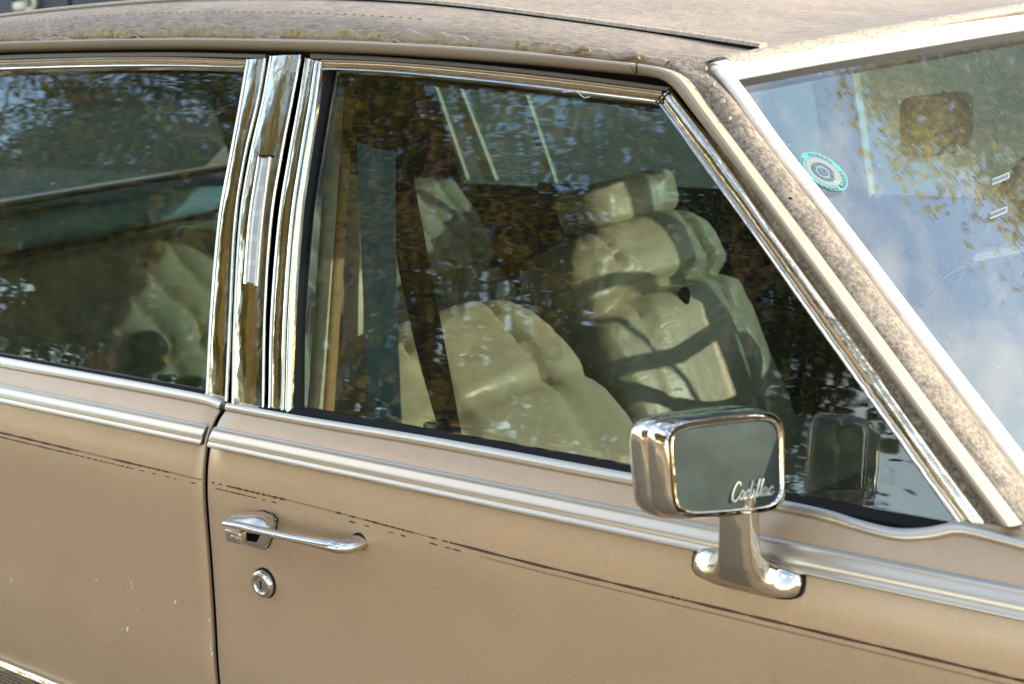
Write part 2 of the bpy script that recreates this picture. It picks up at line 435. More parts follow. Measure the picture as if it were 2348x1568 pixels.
# ---- roof
rl_up = [(-420, 122), (-60, 100), (0, 97), (383, 88), (783, 94), (1000, 104), (1183, 117), (1460, 145), (1535, 158)]
ZD = [onG(a, b) for a, b in rl_up]
zd_tab = [(-1.9, 1.26), (-1.5, 1.315), (-1.1, 1.345)] + [(p.x, p.z) for p in ZD if p.x > -.95] + [(.80, 1.285)]
zd_tab = sorted(zd_tab); zd = cubic(zd_tab)
ROLL = [(0.0, 0.0), (.004, .007), (.010, .014), (.020, .021), (.034, .027), (.055, .033), (.08, .038), (.110, .0425), (.16, .047), (.25, .052), (.40, .057), (.58, .060), (.76, .061)]
zc = cubic([(-1.75, 1.31), (-1.30, 1.382), (-.778, 1.4055), (-.404, 1.411), (-.10, 1.4035), (.164, 1.3835), (.40, 1.3525), (.59, 1.3235), (.75, 1.300)])
def sstep(a, b, x):
    t = min(max((x - a) / (b - a), 0), 1); return t * t * (3 - 2 * t)
def roof_pt(x, dy, dz, far=False):
    z0 = zd(x); y0 = G(z0) + .004
    y = y0 + dy * (MID - y0) / .76
    z = z0 + (zc(x) - z0) * min(dz / .0425, 1) + max(dz - .0425, 0)
    k = sstep(xH(y) - .28, xH(y) - .01, x) * sstep(.125, .32, dy)
    z = z + (zH(y) + .011 - z) * k
    return V((x, y if not far else 2 * MID - y, z))
def roof_row(u):
    """u 0 at the header, 1 at the rear"""
    row = []
    for far in (False, True):
        R_ = ROLL if not far else list(reversed(ROLL[:-1]))
        for dy, dz in R_:
            y = .215 + dy
            xf = xH(y) - .012
            x = xf + (-1.75 - xf) * u
            row.append(roof_pt(x, dy, dz, far))
    return row
g = MB(); g.grid([roof_row((i / 60) ** 1.3) for i in range(61)])
# inner lining closes the shell a little below
roof = obj('roof', g, 'vinyl', car, sharp=60)
g = MB(); g.grid([[p + V((-.015, 0, -.034)) for p in roof_row(i / 24)][2:-2] for i in range(25)])
obj('headliner', g, 'headliner', car)
# raised seam (welt) along the roof side with its dark gap
wp = []
for i in range(80):
    x = -1.5 + (.632 + 1.5) * i / 79
    e = .112 - .012 * sstep(.50, .64, x); wp.append(roof_pt(x, e, .0425 + .002 * sstep(.45, .62, x)) + V((0, 0, .0012)))
g = MB(); g.tube(wp, [(.0042, .0085)] * len(wp), 8)
w_ = obj('roof_seam', g, 'hem_vinyl', roof)
g = MB(); g.tube([p + V((0, -.0098, -.0015)) for p in wp[46:]], .0011, 6)
obj('seam_gap', g, 'dark_gap', roof)
# torn, crumbling padding just above the gutter
rows = []
for i in range(420):
    x = -1.05 + (.575 + 1.05) * i / 419
    hgt = .55 + .45 * noise.noise(V((x * 9, 3, 0))) + .35 * noise.noise(V((x * 40, 7, 0)))
    row = []
    for j in range(9):
        t = j / 8; s_ = t * hgt * (.020 + .012 * sstep(.0, .3, x))
        dy = s_ * .62 + .0005; dz = 0.030 * (1 - math.exp(-s_ * 40))
        p = roof_pt(x, dy, dz)
        amp = .0019 * math.sin(math.pi * min(t * 1.02, 1)) ** .5
        k = amp * (0.75 + 1.0 * noise.noise(p * 120) + .6 * noise.noise(p * 300)) + (.0015 if j in (1, 2, 3, 4, 5, 6, 7) else -.002)
        row.append(p + V((0, -.75 * k, .66 * k)))
    rows.append(row)
g = MB(); g.grid(rows); obj('torn_vinyl_edge', g, 'rotten_vinyl', roof, sharp=75)
g = MB()
for i in range(62):
    x = -.75 + .95 * i / 61
    p = roof_pt(x, .040, .0285) + V((0, -.0004, .0006)); q = roof_pt(x + .005, .040, .0285) + V((0, -.0004, .0006))
    g.tube([p, q], .0006, 5)
tag(obj('stitching', g, 'rotten_vinyl', roof), kind='stuff')
# curled flaps of loose vinyl along the edge
fl = [(1435, 118, 70, 1), (1330, 108, 50, .6), (620, 84, 60, .9), (130, 86, 90, .9), (300, 82, 50, .5), (900, 92, 40, .5)]
for (px, py, wd, k) in fl:
    rows = []
    for i in range(15):
        a = i / 14; q = onG(px + (a - .5) * wd, py + 4 * math.sin(a * 7) + (a - .5) * wd * .09, .002)
        row = []
        for j in range(6):
            t = j / 5
            row.append(q + V((0, -.006 * k * math.sin(t * 2.4) - .002 + .004 * t, -.009 * k * t * (.5 + .5 * math.sin(a * math.pi)) + .002 * noise.noise(q * 90))))
        rows.append(row)
    g = MB(); g.sheet(rows, (0, .0012, .0006)); obj('loose_vinyl_flap', g, 'vinyl', roof, sharp=70)
# stitched hem along the windscreen header
secs = []
for i in range(120):
    y = .235 + 1.47 * i / 119
    c0 = V((xH(y) - .004, y, zH(y) + .007))
    k = 1 + .25 * noise.noise(V((y * 60, 1, 1))) + .18 * noise.noise(V((y * 190, 5, 1)))
    secs.append([c0 + V((math.cos(a) * .015 * k, 0, math.sin(a) * .0075 * k + .001 * noise.noise(V((y * 130, a, 2))))) for a in [2 * math.pi * q / 10 for q in range(10)]])
g = MB(); g.loft(secs); obj('roof_front_hem', g, 'hem_vinyl', roof)

# ---- gutters (drip rails): along the roof, then down the windscreen pillar
UP = [(-500, 128), (-60, 100), (0, 97), (383, 88), (783, 94), (1000, 104), (1183, 117), (1458, 145)]
LO = [(-500, 146), (-60, 118), (0, 115), (383, 108), (783, 117), (1000, 129), (1183, 143), (1458, 170)]
gp = [(0, -.004), (.02, .004), (.12, .0085), (.3, .010), (.55, .0085), (.8, .005), (.95, .001), (1, -.004)]
drip = obj('roof_gutter', strip(px_path(UP, 70, onG, .012), px_path(LO, 70, onG, .010), gp, .02), 'trim_paint', car)
UP2 = [(1461, 145.5), (1510, 153), (1548, 164), (1578, 186), (1612, 232), (1825, 523), (2015, 782), (2208, 1043), (2330, 1205)]
LO2 = [(1461, 170.5), (1500, 177), (1525, 187), (1546, 204), (1576, 243), (1795, 523), (1985, 786), (2175, 1043), (2290, 1199)]
obj('pillar_gutter', strip(px_path(UP2, 60, onG, .012), px_path(LO2, 60, onG, .010), gp, .02), 'trim_paint', car)

# ---- black backing behind the trims (weather strips, shut lines)
def backing(name, q, off, n=14, mat='dark_gap'):
    tl, tr, br, bl = q
    rows = [[onG(*(V(tl).lerp(V(tr), j / 8).lerp(V(bl).lerp(V(br), j / 8), i / n)), off) for j in range(9)] for i in range(n + 1)]
    g = MB(); g.sheet(rows, (0, .004, 0)); return obj(name, g, mat, car)
bpil = backing('door_pillar', ((600, 118), (748, 118), (674, 965), (478, 930)), -.016)
UPf = [(-500, 150), (0, 118), (383, 108), (783, 116), (1000, 128), (1183, 142), (1460, 168), (1530, 180), (1575, 240), (1800, 540), (2180, 1060), (2296, 1216)]
LOf = [(-500, 190), (0, 158), (383, 150), (700, 155), (1000, 172), (1183, 188), (1460, 220), (1515, 225), (1540, 262), (1760, 552), (2130, 1072), (2240, 1216)]
g = strip(px_path(UPf, 90, onG, -.010), px_path(LOf, 90, onG, -.010), [(0, 0), (1, 0)], .02)
obj('door_aperture_seal', g, 'dark_gap', car)

# ---- doors
def door_panel(name, x0, x1, z0=.19, z1=.9185):
    cols = [(x0, .0065), (x0, .004), (x0 + .0008, .0015), (x0 + .003, 0)]
    n = 40
    cols += [(x0 + .003 + (x1 - x0 - .006) * i / n, 0) for i in range(1, n)]
    cols += [(x1 - .003, 0), (x1 - .0008, .0015), (x1, .004), (x1, .0065)]
    zs = [z0 + (z1 - z0) * i / 64 for i in range(65)]
    g = MB(); g.grid([[V((x, S(z + (z1 + .015 * sstep(.895, .94, x) - z1) * sstep(.88, z1, z)) + dy, z + .015 * sstep(.895, .94, x) * sstep(.88, z1, z))) for x, dy in cols] for z in zs])
    return obj(name, g, 'paint', car, sharp=70)
fdoor = door_panel('front_door', .0168, 1.16)
rdoor = door_panel('rear_door', -.80, .0070)
door_panel('front_wing', 1.166, 1.9)
door_panel('rear_quarter', -2.0, -.806)
g = MB(); g.grid([[V((x, S(z) + .0085, z)) for x in (-.04, .012, .06)] for z in [.2 + .7 * i / 20 for i in range(21)]])
obj('door_jamb', g, 'dark_gap', car)

def sweep_x(sec, x0, x1, n=2, round_end=True):
    xs = [x0 + (x1 - x0) * i / (n - 1) for i in range(n)]
    secs = []
    cy = sum(p[0] for p in sec) / len(sec); cz = sum(p[1] for p in sec) / len(sec)
    if round_end:
        for e, k in ((x0 + .0, .86), (x0 + .0008, .96)): secs.append([V((e, cy + (a - cy) * k, cz + (b - cz) * k)) for a, b in sec])
        xs[0] = x0 + .0022; xs[-1] = x1 - .0022
    for x in xs: secs.append([V((x, a, b)) for a, b in sec])
    if round_end:
        for e, k in ((x1 - .0008, .96), (x1, .86)): secs.append([V((e, cy + (a - cy) * k, cz + (b - cz) * k)) for a, b in sec])
    return MB().loft(secs)
# belt moulding section: broad brushed band with a lip above and a bead below
def belt_sec():
    out = [(.8995, .001), (.9005, .0035), (.8990, .0052), (.8972, .0047), (.8955, .0046), (.8925, .0056), (.8895, .0062), (.8865, .0060), (.8845, .0050), (.8832, .0056), (.8815, .0066), (.8795, .0064), (.8780, .0048), (.8772, .001)]
    return [(S(z) - h, z) for z, h in out] + [(S(.8772) + .003, .8772), (S(.8995) + .003, .8995)]
obj('belt_moulding', sweep_x(belt_sec(), .0185, 1.16, 24), 'aluminium', fdoor)
obj('belt_moulding', sweep_x(belt_sec(), -.80, .0055, 24), 'aluminium', rdoor)
def sill_prof(): return [(0, -.002), (.0, .0015), (.08, .0032), (.25, .0038), (.55, .0036), (.8, .0030), (.93, .0018), (1, -.001)]
# window-sill reveal trim; at the front it dips and kicks up to the pillar
SU = [(524, 925), (700, 956), (1000, 1004), (1450, 1086), (1800, 1149), (1905, 1172), (1985, 1197), (2060, 1213), (2130, 1210), (2185, 1200), (2230, 1206), (2360, 1240), (2520, 1280)]
SD = [(517, 942), (700, 976), (1000, 1028), (1450, 1114), (1790, 1172), (1895, 1196), (1980, 1222), (2060, 1240), (2135, 1238), (2192, 1226), (2235, 1233), (2362, 1266), (2520, 1307)]
def sill(px, py, off): return solve(px, py, lambda p: p.y - (S(p.z) if p.z < .917 else S(.917) + (p.z - .917) * 1.0) + off)
obj('sill_trim', strip(px_path(SU, 90, sill, .0015), px_path(SD, 90, sill, .0015), sill_prof(), .006), 'aluminium', fdoor)
SU = [(-420, 738), (0, 818), (470, 905), (513, 922)]; SD = [(-420, 762), (0, 842), (470, 928), (503, 940)]
obj('sill_trim', strip(px_path(SU, 40, sill, .0015), px_path(SD, 40, sill, .0015), sill_prof(), .006), 'aluminium', rdoor)
# black glass-run seal under each pane
g = MB(); g.loft([[V((x, .0690, .9205)), V((x, .074, .9225)), V((x, .090, .923)), V((x, .090, .905)), V((x, .069, .905))] for x in (.06, .3, .6, .93)])
obj('glass_seal', g, 'black_rubber', fdoor)
g = MB(); g.loft([[V((x, .0690, .9205)), V((x, .074, .9225)), V((x, .090, .923)), V((x, .090, .905)), V((x, .069, .905))] for x in (-.9, -.5, -.2, -.05)])
obj('glass_seal', g, 'black_rubber', rdoor)

# ---- chrome window frames
def domed(lo, hi, b0, b1, c0, c1, bead=.0048, n=9):
    """edge bead, domed mirror face, edge bead"""
    p = [(0, 0), (lo * .25, bead * .7), (lo * .55, bead), (lo * .9, bead * .75), (lo, c0)]
    p += [(lo + (hi - lo) * i / n, c0 + (c1 - c0) * (1 - (2 * i / n - 1) ** 2)) for i in range(1, n)]
    return p + [(hi, c0), (hi + (1 - hi) * .1, bead * .75), (hi + (1 - hi) * .45, bead), (hi + (1 - hi) * .8, bead * .7), (1, 0)]
post = domed(.09, .89, 0, 0, .0022, .0036)
post2 = domed(.10, .62, 0, 0, .0020, .0040)[:-1] + [(.98, .0030), (1, 0)]
post2 = domed(.07, .58, 0, 0, .0022, .0033)[:-4] + [(.60, .0040), (.66, .0046), (.70, .0030), (.76, .0038), (.82, .0030), (.86, .0048), (.93, .0056), (.98, .0036), (1, 0)]
def two(Lp, Rp, n, prof, mat, name, parent, off=0.0, depth=.012):
    return obj(name, strip(px_path(Lp, n, onG, off), px_path(Rp, n, onG, off), prof, depth), mat, parent, sharp=50)
two([(569, 138), (553, 233), (531, 357), (505, 500), (485, 723), (476, 903)], [(614, 135), (597, 233), (568, 357), (546, 500), (534, 723), (525, 922)], 36, post, 'chrome', 'window_post', rdoor)
two([(475, 901), (474, 912)], [(527, 921), (526, 930)], 4, [(0, 0), (.04, .006), (.2, .0075), (.8, .0075), (.96, .006), (1, 0)], 'chrome_worn', 'post_foot', rdoor)
app = two([(622, 130), (603, 233), (575, 357), (552, 500), (539, 723), (534, 931)], [(694, 127), (674, 233), (650, 357), (627, 500), (612, 723), (608, 942)], 40,
          domed(.055, .945, 0, 0, .0022, .0042, .0040, 13), 'chrome', 'pillar_panel', car, .002)
two([(533, 929), (532, 936)], [(609, 941), (608, 947)], 3, [(0, 0), (.04, .006), (.5, .007), (.96, .006), (1, 0)], 'chrome_worn', 'panel_foot', app, .002)
two([(705, 134), (689, 233), (666, 357), (643, 500), (625, 723), (620, 942)], [(743, 144), (731, 233), (711, 357), (691, 500), (675, 723), (668, 954)], 36, post2, 'chrome', 'window_post', fdoor)
two([(619, 940), (618, 951)], [(670, 952), (669, 962)], 4, [(0, 0), (.05, .006), (.2, .0075), (.8, .0075), (.95, .006), (1, 0)], 'chrome_worn', 'post_foot', fdoor)
# black rubber run inside the front door frame
two([(742, 150), (731, 233), (711, 357), (691, 500), (675, 723), (667, 956)], [(757, 160), (744, 233), (723, 357), (702, 500), (685, 723), (682, 952)], 24, [(0, 0), (.2, .003), (.8, .002), (1, -.002)], 'black_rubber', 'glass_run', fdoor, -.006)
# top rails (grooved)
rail = [(0, 0), (.03, .004), (.12, .0056), (.26, .0048), (.34, .0022), (.40, .0036), (.52, .0044), (.62, .0030), (.68, .0040), (.80, .0052), (.92, .0056), (.98, .0040), (1, 0)]
two([(744, 137), (900, 143), (1100, 159), (1300, 181), (1450, 200), (1527, 210)], [(742, 163), (900, 171), (1100, 190), (1300, 213), (1440, 230), (1507, 238)], 50, rail, 'chrome_long', 'window_top_rail', fdoor)
two([(-420, 168), (-60, 142), (0, 139), (200, 133), (400, 132), (568, 138)], [(-420, 194), (-60, 166), (0, 163), (200, 157), (400, 155), (564, 159)], 50, rail, 'chrome_long', 'window_top_rail', rdoor)
# tan upper frame between chrome and gutter, gutter shade painted into its colour
two([(715, 121), (900, 131), (1100, 147), (1300, 168), (1450, 187), (1540, 200)], [(715, 138), (900, 145), (1100, 161), (1300, 183), (1450, 202), (1530, 212)], 40, [(0, 0), (.2, .003), (.8, .003), (1, 0)], 'shaded_frame_tan', 'upper_frame', fdoor, -.002)
two([(-420, 154), (0, 126), (383, 119), (612, 124)], [(-420, 169), (0, 140), (383, 133), (612, 137)], 40, [(0, 0), (.2, .003), (.8, .003), (1, 0)], 'shaded_frame_tan', 'upper_frame', rdoor, -.002)
# slanted front post
fp = [(0, 0), (.03, .0036), (.10, .0060), (.20, .0052), (.27, .0030), (.33, .0040), (.5, .0058), (.68, .0056), (.82, .0040), (.90, .0048), (.97, .003), (1, 0)]
two([(1509, 238), (1610, 378), (1717, 523), (1905, 790), (2085, 1045), (2198, 1205)], [(1541, 207), (1655, 352), (1778, 523), (1972, 785), (2158, 1045), (2290, 1222)], 50, fp, 'chrome_long', 'slanted_post', fdoor)
# mitre line where rail meets slanted post
g = MB(); g.tube([onG(1508, 240, .0055), onG(1524, 222, .0062), onG(1543, 204, .003)], .0011, 6); obj('frame_joint', g, 'black_rubber', fdoor)
g = MB(); g.tube([onG(1460, 146, .0205), onG(1459, 158, .0225), onG(1459, 169, .016)], .0008, 6); obj('gutter_joint', g, 'dark_gap', car)
# loose thread caught under the top rail
g = MB(); g.tube(resample([onG(1290, 211, .008), onG(1322, 209, .010), onG(1330, 216, .012), onG(1340, 224, .011), onG(1352, 221, .012)], 12), .0006, 5)
tag(obj('loose_thread', g, 'chip_white', fdoor), None)

# ---- lamp strip on the pillar panel
Ls = px_path([(595, 358), (573, 500), (561, 650)], 14, onG, .0062); Rs = px_path([(622, 358), (603, 502), (591, 656)], 14, onG, .0062)
lampb = obj('lamp_housing', strip(Ls, Rs, [(0, -.003), (.04, .003), (.10, .0034), (.14, .0012), (.86, .0012), (.9, .0034), (.96, .003), (1, -.003)], .006), 'chrome_worn', app)
Ls = px_path([(599, 363), (577, 500), (566, 645)], 14, onG, .0078); Rs = px_path([(618, 363), (599, 502), (586, 650)], 14, onG, .0078)
obj('lamp_lens', strip(Ls, Rs, [(0, 0), (.1, .0012), (.5, .0018), (.9, .0012), (1, 0)], .002), 'lens', app)
g = MB(); g.tube([onG(597, 357, .009), onG(621, 357, .009)], .0014, 6); obj('lamp_cap', g, 'black_rubber', app)

# ---- window panes
def pane(name, xl, xr, zt, zb, parent, mat, off, n=26, far=False):
    rows = []
    for i in range(n + 1):
        z = zb + (zt - zb) * i / n; rows.append([])
        for j in range(n + 1):
            a, b = xl(z), xr(z); x = a + (b - a) * j / n
            y = G(z) - off; rows[-1].append(V((x, y if not far else 2 * MID - y, z)))
    g = MB(); g.sheet(rows, (0, .004 * (-1 if far else 1), 0)); return obj(name, g, mat, parent, sharp=60)
pA, pB = onG(648, 950), onG(726, 165); qA, qB = onG(2235, 1215), onG(1525, 225)
lin = lambda a, b: (lambda z: a.x + (b.x - a.x) * (z - a.z) / (b.z - a.z))
def front_edge(z): return lin(qA, qB)(z) if z < qB.z else qB.x - (z - qB.z) * 13
pane('window_glass', lin(pA, pB), front_edge, qB.z + .036, .905, fdoor, 'side_glass', -.012, 40)
rA, rB = onG(500, 915), onG(585, 150)
pane('window_glass', lambda z: -.85, lin(rA, rB), rB.z + .015, .905, rdoor, 'side_glass', -.012)

# ---- windscreen pillar, trim and glass
Lp = px_path([(1540, 140), (1602, 198), (1640, 262), (1825, 523), (2015, 782), (2208, 1043), (2345, 1222)], 60, onG, .006)
Rp = px_path([(1622, 122), (1645, 178), (1750, 330), (1900, 523), (2095, 785), (2292, 1045), (2425, 1222)], 60, onW, .004)
pr = [(0, -.006), (.06, .004), (.2, .009), (.4, .012), (.6, .0115), (.8, .008), (.95, .003), (1, -.003)]
secs = []
for i in range(60):
    a, b = Lp[i], Rp[i]; t_ = (Lp[min(i + 1, 59)] + Rp[min(i + 1, 59)] - Lp[max(i - 1, 0)] - Rp[max(i - 1, 0)]).normalized()
    nn = t_.cross(b - a).normalized(); nn = nn if nn.dot(V((.5, -.8, .3))) > 0 else -nn
    k = sstep(0, 7, i)
    secs.append([a + (b - a) * u + nn * (h * k - .003 * (1 - k)) for u, h in pr] + [b - nn * .02, a - nn * .02])
obj('screen_pillar', MB().loft(secs), 'speckled', car, sharp=70)
# bare spots of rust and flaked vinyl on the pillar
for i in range(26):
    t = random.random(); k = int(t * 58); w = .25 + .5 * random.random()
    p = Lp[k].lerp(Rp[k], w); nn = V((.45, -.75, .48)).normalized(); h = .0115 * (1 - abs(w - .5) * .8)
    rr = random.uniform(.0012, .0032); a = nn.orthogonal().normalized(); b = nn.cross(a)
    g = MB(); g.loft([[p + nn * (h + e) + (a * math.cos(q) * 1.5 + b * math.sin(q)) * rr * f_ * (1 + .35 * noise.noise(V((q * 2, i, 0)))) for q in [2 * math.pi * m / 9 for m in range(9)]] for e, f_ in ((-.002, 1.0), (.0009, .9), (.0014, .5))])
    obj('vinyl_blister', g, 'dark_gap' if i % 3 == 0 else 'hem_vinyl', car, sharp=70)
To = [(2470, 1290), (2292, 1046), (2095, 785), (1900, 523), (1750, 330), (1650, 186), (1627, 156)]
Ti = [(2535, 1290), (2352, 1046), (2150, 785), (1950, 523), (1798, 330), (1704, 200), (1681, 181)]
tp = [(0, -.004), (.04, .004), (.15, .007), (.4, .0075), (.7, .006), (.92, .002), (1, -.004)]
scr = obj('windscreen', MB(), 'screen_glass', car) if False else None
trimA = obj('screen_side_trim', strip(px_path(To, 50, onW, .004), px_path(Ti, 50, onW, .004), tp, .01, V((.6, -.4, .6))), 'bright_trim', car)
Ho = [(1622, 150), (1660, 140), (1898, 100), (2130, 66), (2348, 37), (2560, 14)]
Hi = [(1683, 183), (1720, 176), (1898, 143), (2130, 104), (2348, 68), (2560, 40)]
hA, hB = px_path(Ho, 40, onW, .006), px_path(Hi, 40, onW, .006)
ye = hA[-1].y
for k in range(1, 40):
    y = ye + (1.74 - ye) * k / 39
    z1, z2 = zH(y) - (zH(ye) - hA[-1].z), zH(y) - (zH(ye) - hB[-1].z)
    hA.append(V((xW(y, z1) + .006, y, z1))); hB.append(V((xW(y, z2) + .006, y, z2)))
obj('screen_top_trim', strip(hA, hB, tp, .01, V((.6, 0, .6))), 'bright_trim', car)
# rubber under the trim
rb0 = [p + V((-.002, 0, -.002)) for p in hB]; rb1 = [V((xW(p.y, p.z - .011) + .001, p.y + .004, p.z - .011)) for p in hB]
g = strip(rb0, rb1, [(0, 0), (.3, .002), (1, -.002)], .01, V((.6, 0, .6)))
obj('screen_seal', g, 'black_rubber', car)
ytop = onW(1665, 178).y; zt_ = onW(1665, 178).z; pb = onW(2440, 1180)
def yl(z): return ytop + (pb.y - ytop) * (z - zt_) / (pb.z - zt_)
rows = []
for i in range(31):
    s_ = i / 30; row = []
    for j in range(41):
        t = j / 40
        zz = 1.29 + (.90 - 1.29) * s_
        a = yl(zz); y = a + (2 * MID - 2 * a) * t
        z = zH(y) - .016 + (.90 - (zH(y) - .016)) * s_
        row.append(V((xW(y, z), y, z)))
    rows.append(row)
g = MB(); g.sheet(rows, (-.0035, 0, -.0035)); scr = obj('windscreen', g, 'screen_glass', car, sharp=60)
# oval sticker, two small labels and a crack on the screen
def disc_px(c, ax, bx, r0, r1, off, n=48, a0=0, a1=2 * math.pi):
    A, B = V((*ax, 0)), V((*bx, 0)); C_ = V((*c, 0)); I = []; O = []
    for k in range(n + 1):
        q = a0 + (a1 - a0) * k / n
        for rr, LST in ((r0, I), (r1, O)):
            p = C_ + A * math.cos(q) * rr + B * math.sin(q) * rr; LST.append(onW(p.x, p.y, off))
    g = MB(); g.sheet([I, O], (-.0004, 0, -.0004)); return g
sc_, sa, sb = (1889, 393), (47, 41), (-30, 17)
obj('round_sticker', disc_px(sc_, sa, sb, .76, 1.0, .0012), 'sticker_teal', scr)
obj('sticker_centre', disc_px(sc_, sa, sb, .02, .74, .0012), 'sticker_white', scr)
g = disc_px(sc_, sa, sb, .34, .50, .002, 30, -.3, 2.4)
for a0, a1, r0, r1 in ((2.5, 3.5, .30, .48), (3.6, 5.2, .36, .47), (0, 6.28, .05, .22), (5.3, 5.9, .30, .44)):
    h_ = disc_px(sc_, sa, sb, r0, r1, .002, 14, a0, a1); b0 = len(g.v); g.v += h_.v; g.f += [tuple(i + b0 for i in f_) for f_ in h_.f]
obj('sticker_emblem', g, 'sticker_dark', scr)
g = MB()
for k in range(30):
    q = 2 * math.pi * (k + .5) / 30
    if k in (0, 7, 8, 14, 15, 22, 23): continue
    for q0, q1, r0, r1 in ((q - .055, q - .02, .82, .95), (q + .03, q + .06, .82, .95), (q - .055, q + .06, .92 - .1 * (k % 2), .95 - .1 * (k % 2))):
        h_ = disc_px(sc_, sa, sb, r0, r1, .002, 2, q0, q1); b0 = len(g.v); g.v += h_.v; g.f += [tuple(i + b0 for i in f_) for f_ in h_.f]
tag(obj('sticker_lettering', g, 'sticker_white', scr), kind=None)
for cx, cy in ((2295, 409), (2290, 487)):
    rows = [[onW(cx + a * 20, cy - a * 8 + b * 7, .001) for a in (-1, -.3, .3, 1)] for b in (-1, 1)]
    g = MB(); g.sheet(rows, (-.0004, 0, -.0004)); o = obj('small_label', g, 'sticker_white', scr)
    g = MB()
    for k in range(7):
        a = -.8 + 1.6 * k / 6
        h_ = MB(); h_.sheet([[onW(cx + (a + e) * 20, cy - (a + e) * 8 + b * 7, .0018) for e in (-.07, .06)] for b in (-.55, .5)], (-.0003, 0, -.0003))
        b0 = len(g.v); g.v += h_.v; g.f += [tuple(i + b0 for i in f_) for f_ in h_.f]
    obj('label_print', g, 'sticker_dark', scr)
cr = resample([onW(*q, .0006) for q in ((2085, 712), (2120, 690), (2150, 655), (2180, 628), (2205, 612), (2250, 600), (2272, 596), (2300, 575))], 40)
cr = [p + V((.0015 * noise.noise(p * 150), 0, .0015 * noise.noise(p * 150 + V((5, 5, 5))))) for p in cr]
g = MB(); g.tube(cr, .00026, 5); obj('screen_crack', g, 'crack_white', scr)

# ---- pinstripe: worn broken double line
def zpin(x): return .8365 - .006 * sstep(.15, .55, x)
def zpin2(x): return zpin(x) - .0062
def stripe(g, nm, mat, par): tag(obj(nm, g, mat, par), kind='stuff')
def dashes(lst, zf, w0_, g, up=.0006):
    for x0, x1 in lst:
        n = max(3, int((x1 - x0) / .03))
        I, O = [], []; wk = random.uniform(.55, 1.0) if x1 - x0 < .02 else 1.0
        for i in range(n + 1):
            w = w0_ * wk * (.5 if i in (0, n) else 1)
            x = x0 + (x1 - x0) * i / n; z = zf(x)
            z += .0003 * noise.noise(V((x * 300, 2, 0)))
            I.append(V((x, S(z - w) - up, z - w))); O.append(V((x, S(z + w) - up, z + w)))
        g.sheet([I, O], (0, .0004, 0))
def X(px): return onS(px, 990 + .243 * px).x
def worn(segs, fill, seed):
    R_ = random.Random(seed); out = []
    for (a, b, dens) in segs:
        x = X(a); xe = X(b)
        while x < xe:
            l = R_.uniform(.002, .012) if dens < .95 else R_.uniform(.03, .08)
            gap = l * (1 - dens) / max(dens, .05) * R_.uniform(.3, 1.6) if dens < .95 else (R_.uniform(.0, .0008) if R_.random() < .3 else 0)
            out.append((x, min(x + l, xe))); x += l + gap
    return out
U_r = worn([(-420, 182, .99), (262, 330, .99), (330, 378, .8), (378, 470, .06)], 0, 1)
D_r = worn([(-420, 150, .99), (150, 300, .75), (300, 400, .4), (400, 470, .1)], 0, 2)
U_f = worn([(486, 520, .35), (520, 640, .85), (640, 770, .10), (770, 840, .5), (840, 935, .88), (935, 985, .25), (985, 1040, .7), (1040, 1530, .985), (1530, 1580, .9), (1580, 2520, .985)], 0, 3)
D_f = worn([(495, 575, .9), (575, 640, .35), (800, 930, .25), (985, 1060, .6)], 0, 4)
g = MB(); dashes(U_r, zpin, .0015, g); stripe(g, 'pinstripe', 'pinstripe_brown', rdoor)
g = MB(); dashes(D_r, zpin2, .0009, g); stripe(g, 'lower_pinstripe', 'pinstripe_brown', rdoor)
g = MB(); dashes(U_f, zpin, .0014, g); stripe(g, 'pinstripe', 'pinstripe_brown', fdoor)
g = MB(); dashes(D_f, zpin2, .0009, g); stripe(g, 'lower_pinstripe', 'pinstripe_brown', fdoor)
g = MB(); dashes([(X(60), X(470))], lambda x: zpin(x), .0012, g, .0003); stripe(g, 'faded_pinstripe', 'pinstripe_faint', rdoor)
g = MB(); dashes([(X(640), X(1000))], lambda x: zpin(x), .0009, g, .0003); dashes([(X(1100), X(2500))], zpin2, .0007, g); stripe(g, 'faded_pinstripe', 'pinstripe_faint', fdoor)

# ---- lower side moulding (bottom left)
def low_sec(): 
    out = [(.4835, .000), (.4835, .006), (.4815, .0095), (.478, .011), (.4745, .0100), (.4725, .0075), (.4715, .004), (.470, .0040)]
    z = .470
    for k in range(6): out += [(z - .0010, .0075), (z - .0040, .0082), (z - .0055, .0045)]; z -= .0055
    out += [(z - .003, .004), (z - .004, 0)]
    return [(S(zz) - h, zz) for zz, h in out]
obj('side_moulding', sweep_x(low_sec(), -.80, .0055, 10), 'chrome_long', rdoor, sharp=30)
obj('side_moulding', sweep_x(low_sec(), .0185, 1.16, 10), 'chrome_long', fdoor, sharp=30)

# ---- stone chips and scratches in the rear door paint
for (x, y, w, h) in ((25, 1332, 3, 11), (220, 1330, 4, 4), (300, 1338, 3, 7), (304, 1346, 3, 8), (293, 1353, 3, 3), (402, 1379, 5, 12), (313, 1397, 3, 4), (292, 1442, 5, 14), (280, 1442, 2, 5), (314, 1465, 2, 3), (321, 1465, 2, 3), (250, 1471, 3, 3), (235, 1426, 3, 2), (480, 1422, 4, 8), (484, 1488, 4, 10), (486, 1500, 5, 16), (483, 1478, 3, 5)):
    pts = []
    for k in range(8):
        q = 2 * math.pi * k / 8
        pts.append(onS(x + math.cos(q) * w * .5 * random.uniform(.6, 1.1) - .1 * math.sin(q) * h, y + math.sin(q) * h * .5 * random.uniform(.7, 1.1), .0005))
    g = MB(); g.slab(pts, (0, 1, 0), .0003); obj('paint_chip', g, 'chip_white', rdoor)

